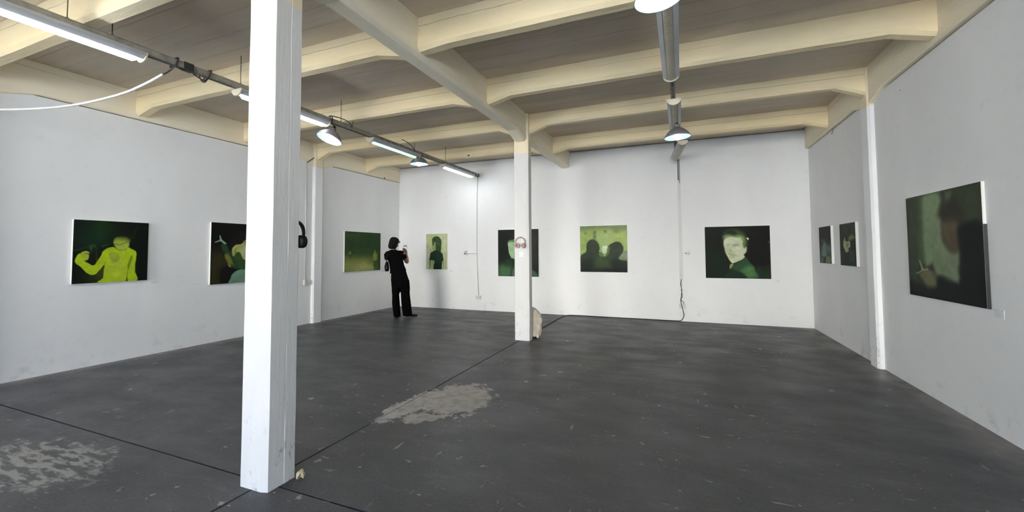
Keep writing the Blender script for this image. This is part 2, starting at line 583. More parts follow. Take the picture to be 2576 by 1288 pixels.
girder(XG0, XG1, YF, YB, (1.74, 5.915), 3.095, 0.028, 'cream concrete girder down the middle of the ceiling over both columns')
girder(XL - 0.2, XL + 0.018, YF, YB, (1.77, 5.96), ZG, 0.012, 'cream concrete girder along the top of the left wall')
girder(XR - 0.045, XR + 0.2, YF, YB, (1.79, 5.98), ZG, 0.012, 'cream concrete girder along the top of the right wall')


def joist(y, x0, x1, zb, z0, z1, label):
    """cream beam along X with haunched ends, front face at y"""
    wd = 0.135
    st = [(x0, z0), (x0 + 0.03, z0 + 0.004), (x0 + 0.31, zb), (x1 - 0.31, zb), (x1 - 0.03, z1 + 0.004), (x1, z1)]
    P = []
    for i in range(len(st) - 1):
        n = 14 if i == 2 else 2
        for s in range(n):
            t = s / n
            P.append((st[i][0] * (1 - t) + st[i + 1][0] * t, st[i][1] * (1 - t) + st[i + 1][1] * t))
    P.append(st[-1])
    rs = []
    for x, zz in P:
        k = 0.004 * noise.noise((x * 2.2, y * 5, 3.3))
        rs.append([(x, y, ZS + 0.02), (x, y + k * 0.4, zz + 0.03), (x, y + 0.028, zz + k), (x, y + wd - 0.02, zz + k), (x, y + wd, zz + 0.02), (x, y + wd, ZS + 0.02)])
    return tag(MB().rings(rs).build('ceiling_beam', m_joist), label, 'beam', kind='structure')


JO = [(-2.62, 3.15, 3.15, 'nearest the doorway'), (-1.2, 3.15, 3.15, 'second from the doorway'), (0.22, 3.15, 3.15, 'just ahead of the foreground column'), (1.645, 3.145, 3.15, 'over the foreground column'), (3.05, 3.2, 3.16, 'first beyond the foreground column'), (4.48, 3.21, 3.205, 'second beyond the foreground column'),
      (5.90, 3.247, 3.25, 'over the far column'), (7.27, 3.24, 3.215, 'nearest the back wall')]
for y, zl, zr, txt in JO:
    joist(y, XL + 0.01, XG0 + 0.01, zl, 3.125, 3.135, 'cream concrete cross beam of the left bay, ' + txt)
    joist(y, XG1 - 0.01, XR - 0.035, zr, 3.135, 3.125, 'cream concrete cross beam of the right bay, ' + txt)
ART = {}
ART['P1'] = (('L', 2.494, 3.225, 0.984, 1.735), (7, 12, 8), [
  ((15,40,18),0.175,0.9,[(0.5,0.141),(0.481,0.245),(0.423,0.321),(0.344,0.35),(0.264,0.325),(0.205,0.254),(0.182,0.156),(0.2,0.056),(0.254,-0.02),(0.332,-0.053),(0.413,-0.031),(0.475,0.04)]),
  ((14,34,28),0.175,0.8,[(0.32,0.303),(0.3,0.36),(0.244,0.402),(0.168,0.417),(0.093,0.403),(0.038,0.364),(0.016,0.31),(0.034,0.255),(0.087,0.213),(0.162,0.195),(0.239,0.207),(0.297,0.247)]),
  ((10,22,12),0.13999999999999999,0.9,[(0.168,0.199),(0.164,0.234),(0.15,0.259),(0.131,0.269),(0.111,0.261),(0.096,0.236),(0.09,0.203),(0.094,0.169),(0.108,0.143),(0.127,0.133),(0.147,0.141),(0.162,0.166)]),
  ((40,62,40),0.012,0.8,[(0.354,0.406),(0.45,0.371),(0.455,0.39),(0.363,0.43)]),
  ((50,72,35),0.01,0.7,[(0.193,0.413),(0.25,0.38),(0.291,0.455),(0.301,0.64),(0.292,0.639),(0.283,0.477),(0.252,0.423),(0.229,0.499),(0.216,0.477)]),
  ((28,52,30),0.01,0.8,[(0.017,0.477),(0.128,0.435),(0.268,0.385),(0.268,0.401),(0.128,0.451),(0.021,0.498)]),
  ((60,70,25),0.175,0.8,[(0.345,0.88),(0.339,0.914),(0.32,0.938),(0.293,0.946),(0.265,0.935),(0.245,0.909),(0.237,0.874),(0.243,0.84),(0.262,0.816),(0.288,0.808),(0.316,0.818),(0.337,0.845)]),
  ((18,28,13),0.05,0.95,[(0.485,0.343),(0.487,0.265),(0.535,0.219),(0.618,0.204),(0.703,0.218),(0.741,0.257),(0.739,0.315),(0.716,0.339)]),
  ((148,172,28),0.008,1,[(0.514,0.432),(0.443,0.441),(0.391,0.477),(0.354,0.542),(0.309,0.64),(0.258,0.716),(0.201,0.686),(0.146,0.642),(0.128,0.583),(0.09,0.525),(0.051,0.561),(0.026,0.644),(0.043,0.686),(0.096,0.73),(0.138,0.795),(0.197,0.845),(0.248,0.873),(0.298,0.85),(0.347,0.771),(0.391,0.707),(0.39,0.817),(0.378,0.925),(0.337,1.004),(0.824,1.015),(0.817,0.836),(0.822,0.662),(0.831,0.534),(0.807,0.482),(0.748,0.453),(0.709,0.436),(0.663,0.476),(0.598,0.488),(0.551,0.465)]),
  ((166,178,60),0.21,0.7,[(0.679,0.773),(0.665,0.854),(0.623,0.911),(0.565,0.93),(0.506,0.905),(0.462,0.844),(0.445,0.764),(0.458,0.685),(0.498,0.627),(0.556,0.607),(0.615,0.629),(0.661,0.69)]),
  ((142,156,52),0.012,1,[(0.098,0.514),(0.17,0.486),(0.213,0.52),(0.192,0.533),(0.206,0.563),(0.192,0.621),(0.15,0.636),(0.112,0.588)]),
  ((40,50,15),0.008,0.9,[(0.147,0.528),(0.204,0.524),(0.205,0.533),(0.147,0.538)]),
  ((138,154,56),0.016,1,[(0.512,0.287),(0.546,0.259),(0.619,0.243),(0.69,0.254),(0.717,0.316),(0.714,0.419),(0.674,0.467),(0.612,0.488),(0.559,0.465),(0.521,0.404),(0.508,0.343)]),
  ((150,165,60),0.012,0.9,[(0.72,0.264),(0.735,0.269),(0.733,0.327),(0.718,0.339)]),
  ((14,22,10),0.075,0.97,[(0.466,0.321),(0.501,0.296),(0.555,0.276),(0.629,0.281),(0.696,0.291),(0.754,0.326),(0.761,0.234),(0.702,0.178),(0.598,0.16),(0.507,0.186),(0.468,0.243)]),
  ((70,84,28),0.02,0.75,[(0.518,0.37),(0.586,0.377),(0.641,0.356),(0.695,0.33),(0.695,0.339),(0.646,0.368),(0.586,0.391),(0.52,0.383)]),
  ((112,130,50),0.03,0.7,[(0.454,0.532),(0.516,0.51),(0.572,0.544),(0.601,0.589),(0.575,0.656),(0.503,0.688),(0.475,0.632)]),
  ((140,150,60),0.02,0.7,[(0.481,0.543),(0.554,0.566),(0.537,0.611),(0.464,0.565)]),
  ((85,105,15),0.015,0.85,[(0.707,0.705),(0.761,0.568),(0.777,0.615),(0.746,0.718),(0.711,0.842),(0.701,0.996),(0.716,0.996),(0.716,0.842)]),
  ((25,35,10),0.01,0.9,[(0.688,1.006),(0.704,0.933),(0.718,1.008)]),
  ((110,128,25),0.02,0.6,[(0.392,0.652),(0.414,0.675),(0.398,0.729)]),
  ((40,50,40),0.01,0.6,[(0.806,0.104),(0.821,0.103),(0.795,0.221),(0.781,0.245)])])
ART['P2'] = (('L', 4.005, 4.955, 0.864, 1.8), (8, 9, 8), [
  ((42,38,14),0.12,0.95,[(-0.027,0.538),(0.177,0.483),(0.265,0.696),(0.157,0.788),(0.171,1.016),(-0.016,1.002)]),
  ((28,58,36),0.03,0.9,[(0.156,0.368),(0.229,0.339),(0.288,0.444),(0.357,0.542),(0.479,0.743),(0.46,0.772),(0.342,0.738),(0.262,0.541),(0.195,0.464)]),
  ((122,160,140),0.01,0.9,[(0.129,0.207),(0.153,0.235),(0.168,0.282),(0.243,0.338),(0.201,0.344),(0.145,0.311),(0.056,0.327),(0.082,0.303),(0.131,0.283)]),
  ((38,66,22),0.02,1,[(0.317,0.483),(0.394,0.444),(0.473,0.484),(0.557,0.645),(0.56,0.766),(0.48,0.768),(0.398,0.641)]),
  ((106,104,24),0.03,0.9,[(0.215,0.522),(0.271,0.512),(0.34,0.63),(0.371,0.709),(0.331,0.669),(0.323,0.737),(0.274,0.677),(0.235,0.608)]),
  ((150,145,60),0.012,0.8,[(0.265,0.667),(0.303,0.707),(0.328,0.742),(0.285,0.716)]),
  ((150,158,70),0.015,1,[(0.392,0.355),(0.47,0.344),(0.53,0.313),(0.572,0.363),(0.577,0.585),(0.526,0.584),(0.474,0.494),(0.414,0.484),(0.357,0.557),(0.332,0.493),(0.335,0.415)]),
  ((90,95,30),0.02,0.8,[(0.379,0.434),(0.413,0.415),(0.395,0.494),(0.367,0.542)]),
  ((150,165,110),0.02,1,[(0.472,0.434),(0.552,0.383),(0.594,0.444),(0.598,0.606),(0.526,0.604),(0.484,0.504)]),
  ((8,9,8),0.012,1,[(0.158,0.826),(0.238,0.714),(0.343,0.757),(0.48,0.773),(0.441,0.81),(0.365,0.866),(0.32,1.028),(0.18,1.017)]),
  ((86,128,104),0.012,1,[(0.315,1.018),(0.322,0.902),(0.383,0.818),(0.48,0.773),(0.581,0.787),(0.665,0.852),(0.712,1.058)]),
  ((16,18,16),0.02,0.9,[(0.287,0.386),(0.354,0.385),(0.411,0.326),(0.53,0.303),(0.63,0.22),(0.526,0.142),(0.388,0.178)]),
  ((140,150,80),0.02,0.8,[(0.51,0.324),(0.549,0.273),(0.631,0.271),(0.696,0.361),(0.678,0.485),(0.573,0.403)])])
ART['P3'] = (('L', 6.655, 7.767, 0.924, 1.781), (36, 62, 24), [
  ((26,52,22),0.12,1,[(-0.024,-0.0),(0.993,0.008),(0.997,0.465),(-0.018,0.467)]),
  ((40,64,28),0.15,0.8,[(-0.024,-0.0),(0.497,0.008),(0.362,0.166),(0.003,0.154)]),
  ((84,100,34),0.08,1,[(-0.004,0.623),(0.368,0.629),(0.715,0.635),(0.833,0.729),(0.942,1.064),(-0.024,1.004)]),
  ((128,138,62),0.1,1,[(0.035,0.756),(0.369,0.729),(0.674,0.776),(0.836,0.992),(-0.024,1.004),(-0.013,0.85)]),
  ((150,156,84),0.12,0.8,[(0.265,0.886),(0.505,0.809),(0.675,0.88),(0.733,0.986),(0.24,0.984)]),
  ((40,62,26),0.03,0.8,[(0.891,0.465),(0.997,0.465),(1.002,1.015),(0.881,1.008)]),
  ((96,110,40),0.02,1,[(0.81,0.466),(0.837,0.46),(0.849,0.489),(0.84,0.518),(0.816,0.518),(0.804,0.492)]),
  ((104,118,36),0.03,1,[(0.799,0.526),(0.854,0.524),(0.894,0.558),(0.913,0.638),(0.89,0.731),(0.863,0.769),(0.807,0.757),(0.777,0.708),(0.77,0.61),(0.779,0.551)]),
  ((128,132,50),0.02,0.8,[(0.788,0.571),(0.847,0.558),(0.863,0.703),(0.796,0.728)]),
  ((44,62,24),0.012,1,[(0.789,0.754),(0.886,0.744),(0.879,0.862),(0.873,1.007),(0.848,1.006),(0.838,0.887),(0.821,1.004),(0.804,1.003),(0.793,0.859)]),
  ((110,124,50),0.03,0.8,[(0.107,0.503),(0.157,0.491),(0.171,0.564),(0.12,0.576)]),
  ((34,48,22),0.04,0.7,[(0.082,0.576),(0.196,0.565),(0.172,0.65),(0.108,0.649)]),
  ((18,24,14),0.006,1,[(-0.018,-0.007),(0.007,-0.008),(0.007,0.994),(-0.012,0.993)]),
  ((14,20,14),0.006,1,[(-0.018,-0.013),(1.0,0.001),(1.001,0.024),(-0.017,0.014)]),
  ((14,20,14),0.006,1,[(0.977,0.002),(1.0,0.001),(0.999,1.015),(0.979,1.013)])])
ART['P4'] = (('B', -5.703, -5.122, 0.92, 1.77), (172, 182, 128), [
  ((176,178,150),0.1,0.9,[(-0.008,0.45),(0.166,0.41),(0.221,1.032),(-0.004,1.034)]),
  ((186,196,138),0.12,0.9,[(0.593,0.004),(1.031,0.01),(1.032,0.652),(0.831,0.553)]),
  ((150,160,112),0.03,0.6,[(0.947,0.009),(1.014,0.01),(1.008,1.025),(0.966,1.026)]),
  ((150,168,92),0.012,1,[(0.294,0.221),(0.337,0.231),(0.457,0.252),(0.475,0.452),(0.441,0.492),(0.355,0.472),(0.321,0.441),(0.29,0.411),(0.295,0.331),(0.279,0.311)]),
  ((150,168,100),0.012,1,[(0.228,0.742),(0.34,0.741),(0.408,0.781),(0.409,1.0),(0.203,1.002)]),
  ((172,182,120),0.012,1,[(0.798,0.77),(0.882,0.78),(0.866,0.997),(0.748,0.998)]),
  ((110,128,72),0.012,0.7,[(0.828,0.79),(0.852,0.79),(0.841,0.997),(0.819,0.997)]),
  ((44,68,36),0.014,1,[(0.294,0.15),(0.362,0.101),(0.457,0.08),(0.576,0.076),(0.661,0.115),(0.729,0.185),(0.733,0.304),(0.721,0.414),(0.705,0.493),(0.688,0.532),(0.441,0.492),(0.466,0.412),(0.457,0.252),(0.406,0.232),(0.372,0.311),(0.329,0.321),(0.32,0.241),(0.296,0.231)]),
  ((138,160,84),0.014,1,[(0.351,0.331),(0.389,0.292),(0.416,0.254),(0.45,0.25),(0.461,0.322),(0.461,0.412),(0.451,0.477),(0.364,0.462),(0.318,0.436),(0.297,0.396),(0.3,0.351),(0.324,0.321)]),
  ((72,94,50),0.012,0.8,[(0.296,0.211),(0.316,0.201),(0.331,0.321),(0.314,0.371),(0.296,0.321)]),
  ((88,108,58),0.02,0.6,[(0.41,0.322),(0.444,0.292),(0.454,0.372),(0.431,0.392)]),
  ((62,88,46),0.04,0.7,[(0.508,0.153),(0.576,0.144),(0.661,0.234),(0.628,0.353),(0.526,0.273)]),
  ((20,44,32),0.01,1,[(0.458,0.462),(0.679,0.513),(0.781,0.562),(0.818,0.642),(0.835,0.765),(0.781,0.77),(0.756,0.909),(0.723,1.0),(0.366,1.003),(0.412,0.781),(0.34,0.746),(0.211,0.742),(0.153,0.722),(0.184,0.641),(0.222,0.541),(0.321,0.501)]),
  ((24,56,40),0.1,0.6,[(0.459,0.552),(0.696,0.572),(0.731,0.751),(0.493,0.751)]),
  ((60,76,50),0.012,0.9,[(0.164,0.742),(0.223,0.747),(0.186,1.002),(0.16,1.002)])])
ART['P5'] = (('B', -3.8, -2.845, 0.786, 1.823), (26, 30, 27), [
  ((16,22,18),0.15,0.9,[(-0.002,0.003),(0.293,0.009),(0.313,0.544),(-0.005,0.644)]),
  ((40,44,41),0.15,0.8,[(0.752,-0.009),(1.019,-0.003),(1.012,0.738),(0.802,0.739)]),
  ((26,52,30),0.06,1,[(-0.005,0.743),(0.172,0.683),(0.429,0.603),(0.633,0.74),(0.699,1.001),(-0.006,1.013)]),
  ((54,92,54),0.08,1,[(0.018,0.803),(0.207,0.782),(0.312,0.82),(0.287,1.008),(-0.006,1.013)]),
  ((74,116,80),0.03,1,[(0.245,0.277),(0.292,0.228),(0.373,0.219),(0.478,0.181),(0.569,0.212),(0.613,0.35),(0.59,0.369),(0.315,0.307)]),
  ((132,172,126),0.014,1,[(0.247,0.296),(0.315,0.277),(0.454,0.279),(0.591,0.31),(0.624,0.408),(0.589,0.545),(0.52,0.623),(0.428,0.638),(0.348,0.618),(0.302,0.544),(0.279,0.485),(0.265,0.406)]),
  ((150,178,132),0.08,0.7,[(0.337,0.446),(0.476,0.407),(0.521,0.545),(0.406,0.603)]),
  ((20,40,26),0.02,0.9,[(0.336,0.623),(0.428,0.643),(0.37,0.8),(0.334,1.007),(0.316,1.007),(0.352,0.8)]),
  ((70,92,74),0.03,0.9,[(0.381,0.82),(0.655,0.798),(0.654,1.002),(0.345,1.007)]),
  ((60,92,70),0.03,0.9,[(0.834,0.864),(0.922,0.892),(0.988,0.977),(0.998,0.996),(0.833,0.999)])])
ART['P6'] = (('B', -1.936, -0.99, 0.907, 1.85), (140, 165, 80), [
  ((90,112,68),0.08,1,[(-0.004,-0.025),(1.013,-0.007),(1.012,0.087),(0.817,0.129),(0.562,0.051),(0.239,0.067),(0.006,0.122)]),
  ((160,185,110),0.15,0.8,[(0.358,0.215),(0.654,0.161),(0.745,0.317),(0.555,0.529),(0.414,0.432)]),
  ((158,178,88),0.1,0.8,[(0.666,0.161),(0.976,0.168),(0.994,0.438),(0.905,0.343)]),
  ((96,116,64),0.02,0.9,[(0.29,0.105),(0.353,0.106),(0.35,0.299),(0.287,0.298)]),
  ((90,110,60),0.02,0.9,[(0.514,0.098),(0.587,0.1),(0.586,0.15),(0.513,0.148)]),
  ((86,108,66),0.06,0.8,[(0.726,0.056),(0.829,0.059),(0.828,0.153),(0.724,0.151)]),
  ((84,104,56),0.03,0.8,[(0.105,0.137),(0.166,0.138),(0.128,0.186),(0.098,0.179)]),
  ((128,172,108),0.06,1,[(0.414,0.432),(0.591,0.434),(0.601,0.577),(0.505,0.672),(0.412,0.6)]),
  ((198,212,172),0.02,1,[(0.485,0.445),(0.582,0.448),(0.601,0.541),(0.542,0.6),(0.483,0.576)]),
  ((112,128,100),0.03,1,[(0.902,0.531),(0.992,0.555),(0.995,0.765),(0.819,0.719)]),
  ((46,58,44),0.016,1,[(0.143,0.441),(0.169,0.357),(0.224,0.303),(0.285,0.292),(0.356,0.323),(0.403,0.396),(0.419,0.492),(0.412,0.564),(0.471,0.588),(0.506,0.648),(0.553,0.648),(0.577,0.577),(0.603,0.458),(0.662,0.399),(0.744,0.359),(0.825,0.354),(0.887,0.402),(0.92,0.484),(0.907,0.578),(0.854,0.66),(0.819,0.707),(0.899,0.742),(1.0,0.777),(0.996,1.01),(-0.005,1.024),(0.006,0.672),(0.074,0.599),(0.136,0.55)]),
  ((96,124,60),0.03,0.9,[(0.535,0.648),(0.577,0.577),(0.602,0.482),(0.638,0.458),(0.624,0.577),(0.576,0.66)]),
  ((90,118,58),0.02,0.9,[(0.4,0.6),(0.448,0.576),(0.506,0.624),(0.494,0.672),(0.423,0.66)]),
  ((170,185,120),0.015,0.9,[(0.506,0.63),(0.547,0.636),(0.541,0.669),(0.508,0.666)]),
  ((54,74,42),0.1,0.8,[(0.351,0.672),(0.669,0.672),(0.643,0.897),(0.348,0.9)]),
  ((30,36,34),0.1,0.9,[(-0.002,0.793),(0.254,0.744),(0.226,1.021),(-0.005,1.024)]),
  ((30,36,34),0.1,0.9,[(0.692,0.743),(1.0,0.789),(0.996,1.01),(0.547,1.016),(0.666,0.897)]),
  ((22,26,24),0.06,0.7,[(-0.004,0.939),(0.997,0.94),(0.996,1.01),(-0.005,1.024)]),
  ((52,60,46),0.06,0.7,[(0.186,0.405),(0.296,0.358),(0.342,0.479),(0.293,0.575),(0.197,0.527)]),
  ((40,52,34),0.006,0.8,[(0.006,-0.006),(1.013,-0.001),(1.013,0.011),(0.005,0.007)]),
  ((40,52,34),0.006,0.8,[(0.997,-0.001),(1.015,-0.001),(1.003,0.998),(0.99,0.998)])])
ART['P7'] = (('B', 0.413, 1.458, 0.825, 1.771), (17, 20, 18), [
  ((14,30,18),0.15,0.8,[(0.008,0.454),(0.366,0.417),(0.369,0.991),(-0.003,0.998)]),
  ((22,44,26),0.03,0.8,[(0.788,0.756),(0.996,0.735),(0.997,0.997),(0.782,1.002)]),
  ((12,12,12),0.1,0.8,[(0.647,0.06),(0.989,0.07),(0.973,0.735),(0.726,0.707),(0.653,0.499)]),
  ((44,66,32),0.05,1,[(0.295,0.274),(0.302,0.162),(0.332,0.102),(0.39,0.068),(0.471,0.06),(0.567,0.098),(0.637,0.18),(0.663,0.25),(0.664,0.34),(0.637,0.479),(0.576,0.379),(0.436,0.186)]),
  ((20,34,18),0.03,0.9,[(0.332,0.102),(0.422,0.069),(0.502,0.117),(0.469,0.176),(0.404,0.175),(0.356,0.143)]),
  ((122,148,88),0.045,0.9,[(0.305,0.193),(0.372,0.164),(0.452,0.186),(0.565,0.188),(0.619,0.259),(0.623,0.419),(0.59,0.459),(0.563,0.278),(0.386,0.235),(0.32,0.254)]),
  ((184,194,152),0.016,1,[(0.301,0.274),(0.354,0.224),(0.428,0.201),(0.476,0.222),(0.556,0.238),(0.594,0.319),(0.623,0.419),(0.639,0.404),(0.651,0.419),(0.641,0.499),(0.604,0.549),(0.615,0.598),(0.546,0.658),(0.456,0.709),(0.416,0.709),(0.377,0.649),(0.354,0.598),(0.327,0.528),(0.304,0.436)]),
  ((204,211,178),0.06,0.8,[(0.353,0.255),(0.451,0.246),(0.537,0.328),(0.55,0.478),(0.478,0.478),(0.382,0.417)]),
  ((150,164,110),0.02,0.8,[(0.424,0.357),(0.497,0.328),(0.553,0.368),(0.496,0.388),(0.431,0.387)]),
  ((150,164,112),0.02,0.7,[(0.343,0.336),(0.392,0.336),(0.383,0.376),(0.343,0.366)]),
  ((158,170,122),0.015,0.8,[(0.364,0.497),(0.428,0.523),(0.5,0.548),(0.476,0.573),(0.411,0.568),(0.363,0.538)]),
  ((148,164,108),0.02,0.7,[(0.378,0.578),(0.459,0.588),(0.45,0.618),(0.394,0.618)]),
  ((140,156,98),0.02,0.7,[(0.398,0.417),(0.421,0.498),(0.388,0.498)]),
  ((70,100,40),0.02,0.8,[(0.594,0.319),(0.633,0.339),(0.623,0.429),(0.603,0.419)]),
  ((32,66,38),0.016,1,[(0.373,0.82),(0.439,0.749),(0.545,0.678),(0.627,0.598),(0.672,0.668),(0.741,0.766),(0.777,0.864),(0.797,0.997),(0.337,0.986),(0.372,0.88)]),
  ((60,112,54),0.05,0.9,[(0.582,0.817),(0.71,0.757),(0.762,0.855),(0.775,0.963),(0.657,0.975),(0.565,0.867)]),
  ((18,36,22),0.03,0.9,[(0.373,0.82),(0.469,0.849),(0.58,0.907),(0.625,0.995),(0.337,0.986)]),
  ((140,130,70),0.012,1,[(0.383,0.749),(0.424,0.719),(0.44,0.739),(0.414,0.779),(0.381,0.815)]),
  ((212,214,150),0.008,1,[(0.651,0.23),(0.675,0.226),(0.69,0.256),(0.67,0.268)]),
  ((70,84,60),0.02,0.8,[(0.961,0.295),(0.984,0.29),(0.987,0.325),(0.968,0.334)])])
ART['P8'] = (('R', 7.928, 7.375, 1.127, 1.689), (16, 18, 17), [
  ((40,60,48),0.08,1,[(0.033,0.531),(0.348,0.426),(0.92,0.488),(1.022,0.618),(1.017,0.996),(-0.023,0.991)]),
  ((92,112,108),0.03,1,[(0.447,0.32),(0.485,0.428),(0.596,0.483),(0.619,0.643),(0.579,0.803),(0.172,0.794),(0.219,0.588),(0.367,0.453)]),
  ((66,84,76),0.03,0.9,[(0.186,0.312),(0.315,0.343),(0.327,0.425),(0.217,0.423)]),
  ((78,104,92),0.04,0.8,[(0.676,0.511),(0.917,0.514),(0.913,0.721),(0.692,0.722)]),
  ((100,116,86),0.04,0.9,[(0.164,0.862),(0.299,0.833),(0.281,0.983),(0.149,0.986)]),
  ((92,110,80),0.04,0.9,[(0.555,0.83),(0.765,0.787),(0.953,0.876),(0.901,0.993),(0.536,0.99)]),
  ((34,40,34),0.03,0.9,[(0.321,0.833),(0.536,0.816),(0.516,0.984),(0.303,0.982)])])
ART['P9'] = (('R', 7.008, 6.448, 1.119, 1.684), (27, 35, 27), [
  ((42,52,36),0.1,0.9,[(0.085,-0.004),(1.014,0.029),(0.985,0.304),(0.319,0.281)]),
  ((18,24,20),0.05,0.8,[(0.557,0.128),(0.742,0.114),(0.692,0.294),(0.506,0.31)]),
  ((92,104,64),0.04,1,[(0.599,0.313),(0.755,0.273),(0.926,0.313),(1.006,0.37),(0.83,0.399),(0.678,0.429),(0.558,0.404)]),
  ((146,152,106),0.02,1,[(0.331,0.316),(0.383,0.423),(0.617,0.428),(0.686,0.497),(0.663,0.565),(0.554,0.587),(0.562,0.656),(0.402,0.685),(0.312,0.633),(0.24,0.55),(0.233,0.467)]),
  ((96,108,66),0.02,0.8,[(0.394,0.47),(0.583,0.462),(0.542,0.553),(0.446,0.575)]),
  ((20,27,25),0.05,1,[(0.71,0.407),(1.032,0.393),(1.03,0.678),(0.661,0.588)]),
  ((44,60,56),0.08,0.9,[(0.593,0.656),(0.861,0.656),(0.974,0.941),(0.565,0.908)]),
  ((38,50,42),0.06,0.8,[(0.025,0.68),(0.174,0.704),(0.177,0.976),(0.043,0.98)])])
ART['P10'] = (('R', 5.195, 4.1, 0.895, 1.83), (32, 42, 30), [
  ((48,58,44),0.05,0.9,[(0.016,-0.003),(0.184,0.001),(0.138,0.861),(-0.009,0.873)]),
  ((58,78,50),0.06,1,[(0.203,0.01),(0.357,0.008),(0.306,0.682),(0.151,0.687)]),
  ((96,120,86),0.05,1,[(0.291,0.017),(0.514,0.02),(0.516,0.225),(0.466,0.448),(0.381,0.656),(0.27,0.659),(0.263,0.249)]),
  ((82,88,74),0.04,0.8,[(0.588,0.021),(0.675,0.023),(0.653,0.107),(0.589,0.121)]),
  ((42,54,34),0.06,0.9,[(0.705,0.017),(0.994,0.015),(0.984,0.336),(0.786,0.312)]),
  ((98,116,88),0.05,1,[(0.373,0.282),(0.516,0.225),(0.532,0.45),(0.622,0.54),(0.733,0.561),(0.738,0.791),(0.692,0.829),(0.556,0.794),(0.441,0.779),(0.395,0.702),(0.366,0.492)]),
  ((84,106,74),0.03,0.7,[(0.366,0.492),(0.41,0.493),(0.565,0.672),(0.637,0.756),(0.445,0.722)]),
  ((36,34,28),0.07,1,[(0.506,0.246),(0.538,0.148),(0.683,0.111),(0.796,0.178),(0.801,0.313),(0.728,0.318)]),
  ((72,62,44),0.05,1,[(0.527,0.304),(0.641,0.28),(0.728,0.318),(0.714,0.519),(0.652,0.551),(0.578,0.496),(0.536,0.406)]),
  ((10,16,19),0.04,1,[(0.733,0.361),(0.843,0.306),(0.991,0.327),(1.022,0.502),(1.023,1.007),(0.737,0.812),(0.741,0.551)]),
  ((10,17,18),0.04,1,[(-0.007,0.847),(0.308,0.906),(0.44,0.791),(0.555,0.805),(0.692,0.832),(0.753,0.79),(1.044,0.882),(1.035,1.015),(-0.02,1.002)]),
  ((92,94,60),0.04,1,[(0.175,0.772),(0.323,0.705),(0.406,0.782),(0.417,0.873),(0.345,0.897),(0.237,0.853)]),
  ((134,146,118),0.012,0.8,[(0.174,0.65),(0.197,0.655),(0.247,0.72),(0.341,0.704),(0.358,0.715),(0.226,0.745),(0.134,0.781),(0.125,0.769),(0.207,0.734)]),
  ((30,36,24),0.02,0.8,[(0.305,0.694),(0.37,0.679),(0.384,0.725),(0.321,0.728)])])
# ------------------------------------------------------------------ paintings
HF = math.pi / 2
def paint(bgc, layers, w, h, res, seed, desat):
    """rows x cols x 3 colours (0..1 sRGB) of a blurred oil painting; layers are soft polygons in canvas units"""
    nx, ny = max(8, int(w * res)), max(8, int(h * res))
    U, V = np.meshgrid((np.arange(nx) + .5) / nx, (np.arange(ny) + .5) / ny)
    img = np.ones((ny, nx, 3)) * np.array(bgc)
    rs = np.random.RandomState(seed)

    def cloud(k):
        g = rs.rand(k + 2, k + 2)
        yi, xi = V * k, U * k
        y0, x0 = yi.astype(int), xi.astype(int)
        fy, fx = yi - y0, xi - x0
        fy, fx = fy * fy * (3 - 2 * fy), fx * fx * (3 - 2 * fx)
        return (g[y0, x0] * (1 - fy) * (1 - fx) + g[y0 + 1, x0] * fy * (1 - fx) + g[y0, x0 + 1] * (1 - fy) * fx + g[y0 + 1, x0 + 1] * fy * fx) - .5
    warp_u, warp_v = 0.012 * cloud(14), 0.012 * cloud(14)
    asp = w / h
    for c, soft, op, pts in layers:
        soft = soft * (.6 if soft < .035 else .85)
        P = []
        n = len(pts)
        for i in range(n):
            p0, p1, p2, p3 = (np.array(pts[(i + j) % n]) for j in (-1, 0, 1, 2))
            for t in (0, .34, .67):
                P.append(.5 * ((2 * p1) + (p2 - p0) * t + (2 * p0 - 5 * p1 + 4 * p2 - p3) * t * t + (3 * p1 - p0 - 3 * p2 + p3) * t ** 3) if n > 4 else p1 * (1 - t) + p2 * t)
        P = np.array(P)
        X, Y = (U + warp_u) * asp, V + warp_v
        px, py = P[:, 0] * asp, P[:, 1]
        best = np.full(X.shape, 1e9)
        ins = np.zeros(X.shape, bool)
        for i in range(len(P)):
            ax, ay = px[i], py[i]
            bx, by = px[(i + 1) % len(P)], py[(i + 1) % len(P)]
            dx, dy = bx - ax, by - ay
            t = np.clip(((X - ax) * dx + (Y - ay) * dy) / (dx * dx + dy * dy + 1e-12), 0, 1)
            best = np.minimum(best, (X - ax - t * dx) ** 2 + (Y - ay - t * dy) ** 2)
            if ay != by:
                ins ^= ((ay > Y) != (by > Y)) & (X < (bx - ax) * (Y - ay) / (by - ay) + ax)
        sd = np.sqrt(best) * np.where(ins, 1, -1)
        a = np.clip(sd / (2 * soft * 1.2) + .5, 0, 1)
        a = (a * a * (3 - 2 * a) * op)[..., None]
        img = img * (1 - a) + np.array(c) * a
    g = (img * np.array((.3, .59, .11))).sum(2, keepdims=True)
    img = img * (1 - desat) + g * desat
    img *= (1 + .10 * cloud(9) + .10 * cloud(28) + .05 * (rs.rand(ny, nx) - .5))[..., None]
    return np.clip(img / 255, 0, 1), nx, ny


